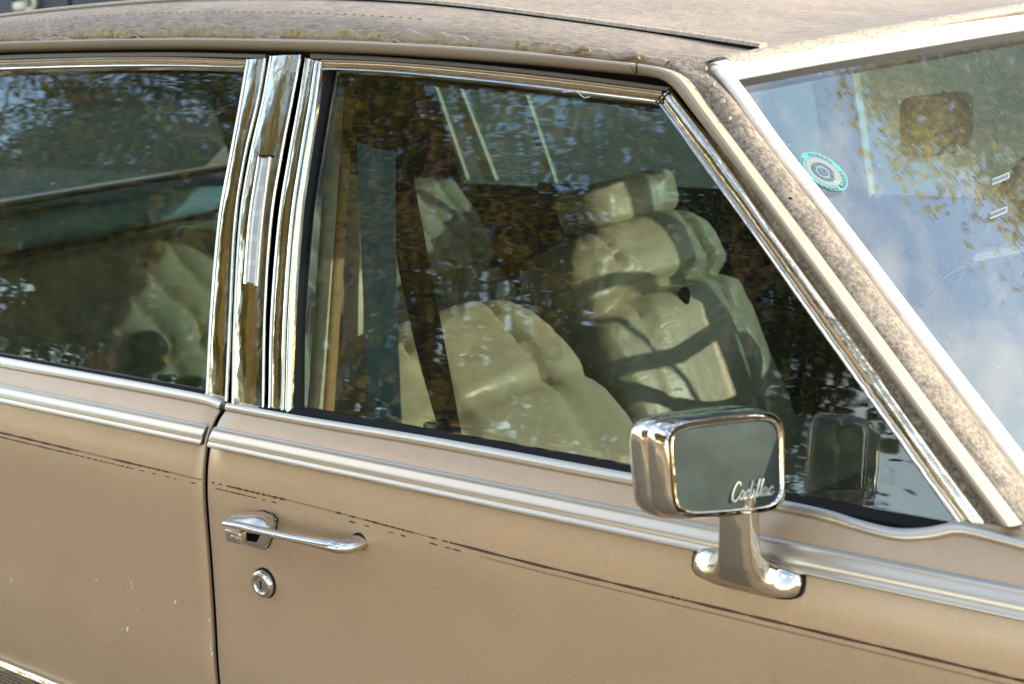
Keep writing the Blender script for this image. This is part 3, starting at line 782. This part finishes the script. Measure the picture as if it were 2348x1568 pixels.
# ---- door handle and lock
hd = 'chrome_worn'
PL = [(566, 1246), (560, 1222), (545, 1208), (575, 1176), (604, 1171), (628, 1180), (636, 1190), (634, 1212), (624, 1236), (616, 1254), (604, 1258)]
P0 = [onS(x, y, 0) for x, y in PL]; c0 = sum(P0, V()) / len(P0)
g = MB(); g.loft([[c0 + (p - c0) * k + V((0, -h, 0)) for p in P0] for k, h in ((1.0, -.002), (1.0, .0025), (.96, .0045), (.86, .006), (.3, .0065))])
plate = obj('handle_plate', g, hd, fdoor, sharp=50)
g = MB(); g.loft([[c0 + (p - c0) * 1.04 + V((0, -h, 0)) for p in P0] for h in (-.002, .0008)]); obj('handle_gasket', g, 'black_rubber', fdoor)
ein = [onS(*q, .006) for q in ((556, 1176), (580, 1173), (606, 1174), (628, 1184), (634, 1200))]
eout = [onS(*q, .034) for q in ((514, 1194), (540, 1197), (570, 1202), (598, 1210), (618, 1218))]
rows = []
for i in range(9):
    a = resample(ein, 9)[i]; b = resample(eout, 9)[i]
    rows.append([a.lerp(b, t) + V((0, 0, .0035 * math.sin(t * math.pi) - .001 * t)) for t in [k / 6 for k in range(7)]])
g = MB(); g.sheet(rows, (0, .001, -.0028)); obj('handle_shroud', g, hd, fdoor, sharp=45)
bp = [onS(*q) for q in ((515, 1199, .034), (545, 1204, .0345), (600, 1217, .034), (660, 1230, .033), (720, 1242, .031), (765, 1251, .028), (784, 1254, .024), (800, 1252, .016), (815, 1247, .008), (824, 1243, .001))]
rad = [(.0030, .004), (.0038, .006), (.0042, .007), (.0042, .007), (.0042, .007), (.0045, .0075), (.0052, .008), (.0065, .009), (.0078, .010), (.0086, .011)]
bp2 = resample(bp, 40); rr = [tuple(rad[min(int(i / 39 * 9), 8)][k] * (1 - (i / 39 * 9 - min(int(i / 39 * 9), 8))) + rad[min(int(i / 39 * 9), 8) + 1][k] * (i / 39 * 9 - min(int(i / 39 * 9), 8)) for k in (0, 1)) for i in range(40)]
g = MB(); g.tube(bp2, rr, 14); obj('handle_bar', g, 'chrome_worn', fdoor, sharp=60)
e0 = onS(824, 1243, 0)
g = MB(); g.lathe(e0 + V((0, .001, 0)), (0, -1, 0), [(.0112, 0), (.0112, .0012), (.010, .0015)], 20); obj('handle_gasket', g, 'black_rubber', fdoor)
# push button
bc = onS(541, 1228, .026)
g = MB(); g.cushion(bc + V((0, 0, 0)), (.0135, .0055, .0078), None, .22, 24, 12); btn = obj('push_button', g, hd, fdoor, sharp=60)
g = MB(); g.cushion(bc + V((.004, -.0052, -.001)), (.0065, .0012, .0035), None, .6, 16, 8); obj('button_dimple', g, 'chrome', fdoor)
bs = onS(588, 1234, .004)
g = MB(); g.tube([bc + V((.006, .003, 0)), bs], (.0048), 8); obj('button_shaft', g, 'dark_gap', fdoor)
# lock
lc = onS(608, 1336, 0)
g = MB(); g.lathe(lc, (0, -1, 0), [(.0188, -.002), (.0188, .0012), (.0178, .0016)], 32); obj('lock_gasket', g, 'black_rubber', fdoor)
g = MB(); g.lathe(lc, (0, -1, 0), [(.0165, -.001), (.0172, .002), (.0170, .0050), (.0155, .0078), (.0132, .0090), (.0112, .0088), (.0100, .0080), (.0094, .0066)], 36); lock = obj('lock_bezel', g, 'chrome_worn', fdoor, sharp=60)
g = MB(); g.lathe(lc, (0, -1, 0), [(.0093, .002), (.0093, .0066), (.0088, .0072), (.0002, .0072)], 28); obj('lock_cylinder', g, 'chrome_worn', fdoor)
g = MB(); g.box(lc + V((0, -.0072, 0)), (.0009, .0004, .0052)); obj('keyhole', g, 'dark_gap', fdoor)

# ---- door mirror
az, tl = math.radians(74), math.radians(8)
MN = V((math.sin(az) * math.cos(tl), -math.cos(az) * math.cos(tl), math.sin(tl)))
M0 = atY(1665, 1072, -.045)
def onM(px, py, h=0.0):
    d = ray(px, py); return CAM + d * ((M0 + MN * h - CAM).dot(MN) / d.dot(MN))
Q = [onM(1524, 972), onM(1797, 940), onM(1803, 1171), onM(1541, 1192)]
def quad(u, v):  # u right, v down, 0..1
    return Q[0].lerp(Q[1], u).lerp(Q[3].lerp(Q[2], u), v)
MC = quad(.5, .5)
def rsec(k, h, ex=.17, n=48, bow=0.0):
    out = []
    for i in range(n):
        q = 2 * math.pi * i / n; c_, s_ = math.cos(q), math.sin(q)
        x = math.copysign(abs(c_) ** (2 * ex), c_); y = math.copysign(abs(s_) ** (2 * ex), s_)
        k2 = k if not isinstance(k, tuple) else None
        kx, ky = (k, k) if k2 is not None else k
        out.append(quad(.5 + .5 * x * kx, .5 + .5 * y * ky) + MN * (h + bow * (1 - x * x)))
    return out
mir = None
g = MB(); g.loft([rsec(.955, -.006), rsec(.97, -.001), rsec(.985, .001), rsec(1.0, .000), rsec((1.014, 1.03), -.004), rsec((1.022, 1.075), -.012), rsec((1.026, 1.10), -.0215), rsec((1.020, 1.092), -.0225), rsec((1.027, 1.103), -.0235), rsec((1.03, 1.115), -.032), rsec((1.02, 1.10), -.042), rsec((1.0, 1.06), -.048), rsec((.95, 1.0), -.052), rsec(.88, -.053)])
mir = obj('mirror_housing', g, 'chrome', car, sharp=50)
g = MB(); g.loft([rsec((.94, .91), -.008), rsec((.945, .92), -.0005), rsec((.932, .900), .0020), rsec((.908, .865), .0012), rsec((.90, .85), -.003)], cap=False)
obj('mirror_inner_rim', g, 'chrome', mir, sharp=60)
g = MB(); g.loft([rsec((.957, .94), -.004), rsec((.957, .94), -.0012), rsec((.93, .9), -.0012)]); obj('mirror_seam', g, 'black_rubber', mir)
g = MB(); g.loft([rsec((.91, .87), -.006), rsec((.905, .86), -.0008), rsec((.6, .6), .0012), rsec((.1, .1), .0015)]); obj('mirror_face', g, 'mirror_grey', mir, sharp=60)
g = MB(); g.loft([rsec((.9, .9), -.0535), rsec((.88, .87), -.055), rsec(.1, -.055)]); obj('mirror_glass', g, 'chrome', mir)
# stem and foot
def esec(c, u, v, n=32, ex=.29):
    out = []
    for i in range(n):
        q = 2 * math.pi * i / n; c_, s_ = math.cos(q), math.sin(q)
        out.append(V(c) + V(u) * math.copysign(abs(c_) ** (2 * ex), c_) + V(v) * math.copysign(abs(s_) ** (2 * ex), s_))
    return out
fcn = onS(1716, 1308)
def F(dx, y, z): return V((fcn.x + dx, y, fcn.z + z))
tilt = -.002
secs = [esec(F(0, S(fcn.z) + .004, 0), (.0555, 0, -.001), (0, .006, .0155)), esec(F(0, S(fcn.z) - .005, .000), (.0550, 0, -.001), (0, .006, .0150)),
        esec(F(.001, S(fcn.z) - .011, .0015), (.050, 0, -.001), (0, .006, .0145)), esec(F(.004, S(fcn.z) - .018, .005), (.036, 0, 0), (0, .009, .0135)),
        esec(F(.007, S(fcn.z) - .026, .013), (.025, -.001, 0), (0, .0125, .0105)), esec(F(.010, S(fcn.z) - .033, .026), (.0195, -.002, 0), (0, .014, .005)),
        esec(F(.012, S(fcn.z) - .036, .042), (.0175, -.002, 0), (0, .014, .001)), esec(F(.013, S(fcn.z) - .037, .062), (.0172, -.002, 0), (0, .014, 0)), esec(F(.014, S(fcn.z) - .037, .088), (.0172, -.002, 0), (0, .014, 0))]
rs = []
for i in range(len(secs) - 1):
    for k in range(4):
        t = k / 4; rs.append([a.lerp(b, t) for a, b in zip(secs[i], secs[i + 1])])
rs.append(secs[-1])
g = MB(); g.loft(rs); obj('mirror_stem', g, 'chrome', mir, sharp=60)
g = MB(); g.loft([esec(F(0, S(fcn.z) + .004, 0), (.0572, 0, -.001), (0, .006, .0172)), esec(F(0, S(fcn.z) - .0032, 0), (.0572, 0, -.001), (0, .006, .0172))]); obj('mirror_gasket', g, 'black_rubber', mir)
# raised script on the mirror face
strokes = [
 [(.75, 1.0), (.66, 1.22), (.42, 1.22), (.15, .9), (.0, .45), (.1, .08), (.35, -.05), (.62, .08), (.88, .35)],
 [(1.27, .5), (1.08, .58), (.9, .4), (.88, .14), (1.02, 0), (1.2, .15), (1.31, .55), (1.27, .15), (1.38, 0), (1.52, .18)],
 [(1.92, .5), (1.73, .58), (1.54, .4), (1.52, .14), (1.66, 0), (1.86, .2), (2.06, 1.25), (1.96, .3), (2.0, .03), (2.14, .04), (2.25, .2)],
 [(2.25, .2), (2.38, .56), (2.36, .1), (2.47, .0), (2.6, .2)], [(2.43, .85), (2.47, .9)],
 [(2.6, .2), (2.82, .9), (2.86, 1.22), (2.76, 1.15), (2.70, .4), (2.76, .03), (2.9, .06), (3.0, .22)],
 [(3.0, .22), (3.22, .9), (3.26, 1.22), (3.16, 1.15), (3.10, .4), (3.16, .03), (3.3, .06), (3.36, .2)],
 [(3.75, .5), (3.56, .58), (3.38, .4), (3.36, .14), (3.5, 0), (3.68, .15), (3.79, .55), (3.75, .15), (3.86, 0), (3.98, .16)],
 [(4.42, .46), (4.3, .58), (4.1, .46), (4.04, .2), (4.14, .0), (4.34, .02), (4.56, .22)]]
g = MB()
for st in strokes:
    pts = []
    for (x, y) in resample([(a, b, 0) for a, b in st], 6 * len(st)) and [(p.x, p.y) for p in resample([(a, b, 0) for a, b in st], 6 * len(st))]:
        xx = (x + .22 * y) / 4.75; px = 1677 + xx * 100; py = 1149 - xx * 17 - y * 33 * (1 - .06 * xx)
        pts.append(onM(px, py, .0022))
    g.tube(pts, .0009, 5)
obj('mirror_script', g, 'script_silver', mir)

# ================================================================== inside the car
inn = 'leather'
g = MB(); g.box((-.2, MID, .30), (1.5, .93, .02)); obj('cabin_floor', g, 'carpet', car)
# near inner door panels
def wall(name, x0, x1, ys, zs, mat, parent, th=.015, far=False):
    rows = [[V((x, (y if not far else 2 * MID - y), z)) for x in (x0, (x0 + x1) / 2, x1)] for y, z in zip(ys, zs)]
    g = MB(); g.sheet(rows, (0, th * (1 if not far else -1), 0)); return obj(name, g, mat, parent)
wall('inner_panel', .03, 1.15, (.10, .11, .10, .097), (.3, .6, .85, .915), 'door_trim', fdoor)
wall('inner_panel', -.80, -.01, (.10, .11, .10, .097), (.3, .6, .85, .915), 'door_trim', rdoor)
# far side: doors, pillars, panes
ffd = wall('far_front_door', .0158, 1.16, [S(z) for z in (.19, .5, .8, .88, .917)], (.19, .5, .8, .88, .917), 'paint', car, .02, True)
frd = wall('far_rear_door', -.86, .0078, [S(z) for z in (.19, .5, .8, .88, .917)], (.19, .5, .8, .88, .917), 'paint', car, .02, True)
wall('far_rear_quarter', -2.0, -.866, [S(z) for z in (.19, .5, .8, .88, .917)], (.19, .5, .8, .88, .917), 'paint', car, .02, True)
wall('far_front_wing', 1.166, 1.9, [S(z) for z in (.19, .5, .8, .88, .917)], (.19, .5, .8, .88, .917), 'paint', car, .02, True)
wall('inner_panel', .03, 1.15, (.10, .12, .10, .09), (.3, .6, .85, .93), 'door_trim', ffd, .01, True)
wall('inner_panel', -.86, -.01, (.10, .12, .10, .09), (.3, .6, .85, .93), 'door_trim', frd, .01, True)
zz = [.90 + (.42) * i / 6 for i in range(7)]
wall('far_door_pillar', -.055, .04, [G(z) + .004 for z in zz], zz, 'pillar_cream', car, .03, True)
def bar(name, x0, x1, z0, z1, w, parent, mat='cream_plastic', y_off=.02, th=.012):
    zs = [z0 + (z1 - z0) * i / 8 for i in range(9)]
    rows = [[V((x0 + (x1 - x0) * i / 8 + e, 2 * MID - G(z) - y_off, z)) for e in (-w, w)] for i, z in enumerate(zs)]
    g = MB(); g.sheet(rows, (0, th, 0)); return obj(name, g, mat, parent)
bar('window_divider', -.815, -.86, .92, 1.30, .011, frd)
bar('quarter_trim', -1.015, -1.075, .93, 1.30, .018, car)
bar('quarter_trim', -1.10, -1.135, .93, 1.30, .006, car)
wall('far_rear_pillar', -2.0, -1.12, [G(z) + .006 for z in zz], zz, 'headliner', car, .02, True)
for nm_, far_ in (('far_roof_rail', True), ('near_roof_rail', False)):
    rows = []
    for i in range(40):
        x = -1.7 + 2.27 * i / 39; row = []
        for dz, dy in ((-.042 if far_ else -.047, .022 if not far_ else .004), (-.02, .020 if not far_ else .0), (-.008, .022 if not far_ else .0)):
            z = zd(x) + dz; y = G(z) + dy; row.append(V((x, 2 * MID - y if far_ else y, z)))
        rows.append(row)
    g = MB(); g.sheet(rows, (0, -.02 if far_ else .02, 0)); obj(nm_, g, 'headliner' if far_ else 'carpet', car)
wall('near_rear_pillar', -2.0, -.86, [G(z) + .02 for z in zz], zz, 'headliner', car, .02)
pane('window_glass', lambda z: -.86, lambda z: -.05, 1.315, .90, frd, 'far_glass', -.012, 8, True)
pane('quarter_glass', lambda z: -1.12, lambda z: -.86, 1.315, .90, frd, 'far_glass', -.012, 6, True)
pane('window_glass', lambda z: .03, lambda z: 1.03 - (z - .92) * 1.1, 1.305, .90, ffd, 'far_glass', -.012, 10, True)
# far windscreen pillar
g = MB(); g.tube([V((1.06, 1.87, .90)), V((.86, 1.81, 1.1)), V((.64, 1.73, 1.31))], .028, 10); obj('far_screen_pillar', g, 'trim_paint', car)
# rear window and its shelf
rows = [[V((-1.95 + .62 * t, y, .97 + .36 * t + .02 * (1 - ((y - MID) / .75) ** 2) * t)) for y in [.26 + 1.42 * j / 12 for j in range(13)]] for t in [i / 8 for i in range(9)]]
g = MB(); g.sheet(rows, (.003, 0, -.004)); obj('rear_window', g, 'far_glass', car)
g = MB(); g.box((-1.55, MID, .935), (.36, .84, .012)); obj('parcel_shelf', g, 'dash_vinyl', car)
g = MB(); g.cushion((-1.45, .80, .975), (.06, .10, .03), None, .5); obj('shelf_speaker', g, 'dash_vinyl', car)
g = MB(); g.box((-2.0, MID, .60), (.03, .9, .35)); obj('boot_bulkhead', g, 'carpet', car)
g = MB(); g.box((-2.6, MID, .82), (.62, .92, .09)); obj('boot_lid', g, 'paint', car)
g = MB(); g.box((2.05, MID, .80), (.90, .90, .08)); obj('bonnet', g, 'paint', car)
g = MB(); g.box((1.12, MID, .62), (.02, .88, .28)); obj('bulkhead', g, 'carpet', car)
# dashboard
secs = []
for i in range(20):
    y = .12 + 1.70 * i / 19; b = .09 * uW(y)
    secs.append([V((x + b, y, z)) for x, z in ((.80, .60), (.70, .70), (.675, .80), (.70, .868), (.74, .885), (.86, .892), (1.02, .888), (1.06, .86), (1.06, .60))])
g = MB(); g.loft(secs); dash = obj('dashboard', g, 'dash_vinyl', car, sharp=50)
for k in range(4):
    g = MB(); g.cushion(atY(1905 + 36 * k, 1166 + 7 * k, .17) , (.010, .006, .0035), None, .4, 14, 8); obj('vent_slat', g, 'chip_white', dash)
# steering wheel
g = MB(); c_ = V((.50, 1.37, .93)); ax = V((-.9, 0, .42)).normalized(); a_ = V((0, 1, 0)); b_ = ax.cross(a_)
ring = [c_ + a_ * math.cos(2 * math.pi * k / 40) * .19 + b_ * math.sin(2 * math.pi * k / 40) * .19 for k in range(41)]
g.tube(ring, .013, 8); swl = obj('steering_wheel', g, 'dash_vinyl', car)
g = MB(); g.tube([c_ - a_ * .18, c_ - ax * .03, c_ + a_ * .18], .016, 8); obj('wheel_spoke', g, 'dash_vinyl', swl)
# rear-view mirror behind the screen
rc = onW(2148, 285, -.07)
g = MB(); g.cushion(rc, (.012, .048, .034), Matrix.Rotation(-.4, 3, 'Z'), .32); obj('rear_view_mirror', g, 'black_rubber', car)
g = MB(); g.tube([rc + V((-.004, .01, .02)), onW(2165, 212, -.02)], .003, 8); obj('mirror_arm', g, 'dash_vinyl', car)

def rotY(a): return Matrix.Rotation(math.radians(a), 3, 'Y')
def seat_back(name, base, w, h, t, lean, parent, panels=3, puff=.012, seams=(), e=.38, ys=()):
    R = rotY(-lean); c = V(base) + R @ V((0, 0, h))
    def fn(p):
        y = p.y / w
        k = abs(math.sin(y * math.pi * panels / 2 + math.pi / 2 * (panels % 2 == 0)))
        if p.x > 0: p.x += puff * (k ** .6 - .7) * (1 - abs(p.z / h) ** 4)
        hz = math.cos(p.z / h * 6.0)
        if p.x > 0: p.x += .004 * hz
        for sz, dep in seams:
            q = p.z - sz + .02 * (p.y / w) ** 2
            p.x -= dep * math.exp(-(q / .014) ** 2) * (1 if p.x > 0 else .3)
            p.y *= 1 - .25 * dep / .03 * math.exp(-(q / .02) ** 2) * .2
        if p.x > 0:
            for yy in ys: p.x -= .014 * math.exp(-((p.y - yy - .02 * math.sin(p.z * 9)) / .007) ** 2)
            p.x += .007 * noise.noise(p * 13) + .003 * noise.noise(p * 45)
        return p
    g = MB(); g.cushion(c, (t, w, h), R, e, 110, 90 if seams else 40, fn); return obj(name, g, 'leather', parent, sharp=70), R, c
# passenger seat (near)
sb, R_, c_ = seat_back('passenger_seat', (.345, .42, .545), .215, .262, .085, 42, car, 2, .014, ((.10, .010),), .5, (.085, -.12))
def piping(name, R_, c_, w, h, t, parent):
    pts = [c_ + R_ @ V((t * .86, w * .965 * math.copysign(abs(math.cos(q)) ** .35, math.cos(q)), h * .965 * math.copysign(abs(math.sin(q)) ** .35, math.sin(q)))) for q in [2 * math.pi * k / 60 for k in range(61)]]
    g = MB(); g.tube(pts, .004, 6); obj(name, g, 'leather', parent)
g = MB(); g.cushion((.36, .46, .50), (.27, .27, .09), rotY(-6), .4, 48, 20); obj('seat_cushion', g, 'leather', sb)
# driver seat (far), with headrest
sb2, R2, c2 = seat_back('driver_seat', (.115, 1.10, .40), .250, .310, .100, 24, car, 2, .008, ((.175, .030), (.035, .022)), .42, (.13, -.14))
def wrinkle(p):
    if p.x > 0: p.x += .010 * noise.noise(p * 14) + .005 * noise.noise(p * 40)
    for yy in (.055,):
        p.x -= .010 * math.exp(-((p.y - yy) / .008) ** 2) * (p.x > 0)
    return p
hc = atY(1420, 462, 1.16)
g = MB(); g.cushion(hc, (.055, .150, .046), rotY(-14), .5, 64, 28, wrinkle); hr = obj('headrest', g, 'leather', sb2, sharp=80)
for e in (-.05, .05):
    g = MB(); g.tube([hc + V((-.01, e, -.03)), hc + V((.01, e, -.14))], .006, 8); obj('headrest_post', g, 'chrome', sb2)
g = MB(); g.cushion((.25, 1.22, .48), (.27, .28, .09), rotY(-6), .4, 48, 20); obj('seat_cushion', g, 'leather', sb2)
g = MB(); g.cushion((.10, .84, .60), (.16, .075, .06), rotY(-6), .4); obj('centre_armrest', g, 'tan_leather', car)
# split in the driver's backrest
cs = atY(1555, 685, 1.1)
g = MB(); g.cushion(V((cs.x + .01, cs.y, cs.z)), (.012, .012, .024), rotY(15), .9, 14, 10); obj('leather_split', g, 'dark_gap', sb2)
# rear bench with gathered cushions
def bench(p):
    if p.x > 0: p.x += .040 * (abs(math.sin(p.y * 13 + p.z * 3)) ** .5 - .7) + .014 * math.sin(p.z * 34 + math.sin(p.y * 13)) + .01 * noise.noise(p * 12)
    return p
rows = []
for i in range(37):
    t = i / 36; row = []
    for j in range(321):
        y = .17 + 1.60 * j / 320
        pl = abs(math.sin(y * 36.0 + .9 * math.sin(t * 9))) ** .55
        seam = math.exp(-((t - .50 - .03 * math.sin(y * 7)) / .03) ** 2)
        bul = .060 * math.sin(math.pi * min(max(t, 0), 1)) ** .6
        x = -.86 - .27 * t + bul + .030 * (pl - .6) * math.sin(math.pi * t) ** .4 - .030 * seam + .008 * noise.noise(V((y * 12, t * 8, 0)))
        row.append(V((x, y, .50 + .47 * t - .02 * (t > .97))))
    rows.append(row)
g = MB(); g.sheet(rows, (-.10, 0, -.02)); rb = obj('rear_seat', g, 'leather', car, sharp=80)
g = MB(); g.cushion((-.80, MID, .47), (.30, .82, .10), rotY(-5), .35, 90, 20, bench); obj('rear_cushion', g, 'leather', rb, sharp=80)
g = MB(); g.cushion((-1.22, .78, .985), (.055, .36, .035), rotY(-10), .6, 60, 14); obj('seat_top_roll', g, 'skylit_blue', rb)  # blue sky reflection on the shaded roll is put into its colour

# seat belts beside the pillar
def belt(name, Lp, Rp, y0, y1, mat):
    n = 20; A = resample([(a, b, 0) for a, b in Lp], n); B = resample([(a, b, 0) for a, b in Rp], n)
    rows = []
    for i in range(n):
        t = i / (n - 1); y = y0 + (y1 - y0) * t
        rows.append([atY(A[i].x, A[i].y, y), atY(B[i].x, B[i].y, y + .004)])
    g = MB(); g.sheet(rows, (0.0012, .0012, 0)); return obj(name, g, mat, car)
belt('seat_belt', [(818, 310), (826, 520), (836, 760), (850, 1010)], [(905, 310), (904, 520), (910, 760), (920, 1010)], .235, .15, 'skylit_blue')
belt('shoulder_belt', [(898, 300), (900, 520), (950, 783), (1018, 1030)], [(926, 300), (966, 520), (1016, 783), (1062, 1030)], .245, .18, 'webbing_dark')
g = MB(); g.cushion(atY(862, 318, .245), (.05, .012, .016), None, .4, 20, 10); obj('belt_anchor', g, 'black_rubber', car)
g = MB(); g.cushion(atY(1000, 985, .20), (.016, .008, .010), None, .3, 16, 8); obj('belt_buckle', g, 'chrome_worn', car)
# inner pillar trims behind the front edge of the door opening
zz2 = [.91 + .41 * i / 6 for i in range(7)]
for nm, pxt, pxb, w, mat, yo in (('pillar_trim', (768, 190), (716, 950), 20, 'cream_plastic', .05), ('pillar_trim', (798, 190), (748, 950), 9, 'tan_leather', .07), ('pillar_trim', (810, 400), (800, 1000), 34, 'cream_plastic', .30)):
    Lq = px_path([(pxt[0] - w / 2, pxt[1]), (pxb[0] - w / 2, pxb[1])], 8, onG, -yo); Rq = px_path([(pxt[0] + w / 2, pxt[1]), (pxb[0] + w / 2, pxb[1])], 8, onG, -yo)
    obj(nm, strip(Lq, Rq, arcprof(.005, 6), .01), mat, car)

# ================================================================== what the glass and chrome reflect, and what stands beyond
def tree(label, loc, trunk_h, crown_c, crown_r, seed, leaf='leaf_olive', nclump=46, per=120, size=.11, group=None):
    R_ = random.Random(seed); loc = V(loc)
    t = empty('tree', loc, label, 'tree', group)
    cc = V(crown_c); cr_ = V(crown_r)
    g = MB()
    mid = loc.lerp(V((cc.x, cc.y, trunk_h)), .5) + V((R_.uniform(-.3, .3), R_.uniform(-.3, .3), 0))
    top = V((cc.x, cc.y, trunk_h))
    tr_ = resample([loc - V((0, 0, .1)), mid, top, cc + V((0, 0, cr_.z * .5))], 16)
    r0 = .16 + .012 * trunk_h
    g.tube([p + V((.04 * noise.noise(p), .04 * noise.noise(p + V((9, 0, 0))), 0)) for p in tr_], [r0 * (1.25 if i == 0 else 1) * (1 - .055 * i) for i in range(16)], 10)
    cl = []
    while len(cl) < nclump:
        p = V((R_.uniform(-1, 1), R_.uniform(-1, 1), R_.uniform(-1, 1)))
        if .25 < p.length < 1.0 + .25 * noise.noise(p * 2 + V((seed, 0, 0))):
            cl.append(cc + V((p.x * cr_.x, p.y * cr_.y, p.z * cr_.z)))
    for k, c in enumerate(cl):
        if k % 3 == 0:
            b = tr_[8 + k % 6]; m = b.lerp(c, .5) + V((R_.uniform(-.3, .3), R_.uniform(-.3, .3), R_.uniform(-.1, .4)))
            g.tube(resample([b, m, c], 7), [.06 * (1 - .13 * i) for i in range(7)], 6)
    obj('trunk', g, 'bark', t)
    vs, fs = [], []
    for c in cl:
        rr = R_.uniform(.45, .95) * cr_.x / 2.4
        for _ in range(per):
            p = c + V((R_.gauss(0, .42), R_.gauss(0, .42), R_.gauss(0, .30))) * rr - loc
            a = V((R_.uniform(-1, 1), R_.uniform(-1, 1), R_.uniform(-1, .4))).normalized() * size * R_.uniform(.6, 1.3)
            b = a.cross(V((R_.uniform(-1, 1), R_.uniform(-1, 1), R_.uniform(-1, 1)))).normalized() * size * R_.uniform(.3, .55)
            i = len(vs); vs += [tuple(p), tuple(p + a * .5 + b), tuple(p + a), tuple(p + a * .5 - b)]; fs.append((i, i + 1, i + 2, i + 3))
    me = bpy.data.meshes.new('crown'); me.from_pydata(vs, [], fs); me.materials.append(MAT[leaf])
    o = bpy.data.objects.new('crown', me); COL.objects.link(o); o.parent = t
    return t
GR = 'trees across the road'
tree('leafy tree mirrored in the chrome pillar between the doors', (-8.6, -9.0, 0.12), 2.4, (-8.8, -8.8, 5.8), (2.8, 2.2, 4.2), 11, 'leaf_olive', 95, 130, group=GR)
tree('dark tree mirrored in the middle of the front side window', (-5.0, -10.2, 0.12), 2.6, (-5.2, -9.8, 6.2), (2.6, 2.0, 4.0), 12, 'leaf_green', 90, 130, group=GR)
tree('tree mirrored in the rear side window', (-12.8, -9.4, 0.12), 2.4, (-12.8, -9.2, 5.8), (2.8, 2.2, 4.2), 13, 'leaf_green', 95, 130, group=GR)
tree('tree mirrored at the left edge of the rear side window', (-17.2, -9.6, 0.12), 2.6, (-17.2, -9.6, 6.2), (3.0, 2.4, 4.4), 14, 'leaf_olive', 95, 130, group=GR)
tree('tall tree mirrored beside the slanted front window post', (-1.6, -11.0, 0.12), 5.0, (-1.9, -10.6, 9.2), (2.5, 2.2, 3.6), 15, 'leaf_olive', 80, 130, group=GR)
tree('tree mirrored in the outer side of the door mirror', (2.8, -8.6, 0.12), 2.4, (3.0, -8.4, 5.4), (2.3, 2.1, 3.2), 16, 'leaf_olive', 70, 120, group=GR)
tree('second row tree mirrored behind the leftmost ones', (-21.5, -14.0, 0.12), 3.0, (-21.5, -13.6, 6.4), (4.2, 2.2, 5.6), 18, 'leaf_green', 115, 130, .20, group=GR)
tree('second row tree mirrored between the two pillar trees', (-14.5, -14.0, 0.12), 3.0, (-14.5, -13.6, 6.4), (4.2, 2.2, 5.6), 17, 'leaf_green', 115, 130, .20, group=GR)
tree('second row tree mirrored behind the dark tree', (-8.0, -14.0, 0.12), 3.0, (-8.0, -13.6, 6.2), (3.8, 2.2, 5.4), 19, 'leaf_green', 105, 130, .20, group=GR)
tree('tree mirrored across the top of the windscreen', (3.0, 10.6, 0), 4.6, (3.3, 9.6, 8.0), (2.9, 2.4, 2.6), 21, 'leaf_gold', 170, 170, .10)

# gridded screen wall across the road, mirrored at the foot of the front window
sw = empty('screen_wall', (-5.7, -7.6, .12), 'tan panel wall with a dark grid of bars mirrored low in front window', 'wall')
g = MB(); g.box((-5.7, -7.66, 1.22), (1.25, .04, 1.1)); obj('wall_panel', g, 'cardboard', sw)
for k in range(8):
    g = MB(); g.box((-6.85 + 2.3 * k / 7, -7.58, 1.22), (.035, .03, 1.1)); obj('upright_bar', g, 'wire_black', sw)
for k in range(7):
    g = MB(); g.box((-5.7, -7.585, .28 + 1.98 * k / 6), (1.2, .025, .03)); obj('cross_bar', g, 'wire_black', sw)

# dark blue clad building far behind the roof's left end, with a cream bracket
db = empty('dark_building', (-27, 18.3, 0), 'dark navy clad building behind the left end of the roof', 'building')
for k in range(26):
    g = MB(); g.box((-40 + k * 1.0, 18.0 + .04 * (k % 2), 2.6), (.47, .05, 2.6)); obj('wall_panel', g, 'navy', db)
g = MB(); g.box((-27.5, 18.3, 2.6), (13, .15, 2.6)); obj('wall_core', g, 'navy', db)
bk = atY(50, 14, 17.85)
g = MB(); g.cushion(bk + V((0, 0, 0)), (.22, .12, .10), None, .5, 20, 10); obj('cream_bracket', g, 'cream_metal', db)
g = MB(); g.tube(resample([bk + V((.1, 0, -.05)), bk + V((.35, 0, -.10)), bk + V((.5, 0, .05)), bk + V((.42, 0, .18)), bk + V((.2, 0, .16))], 16), .055, 8); obj('bracket_hook', g, 'cream_metal', db)
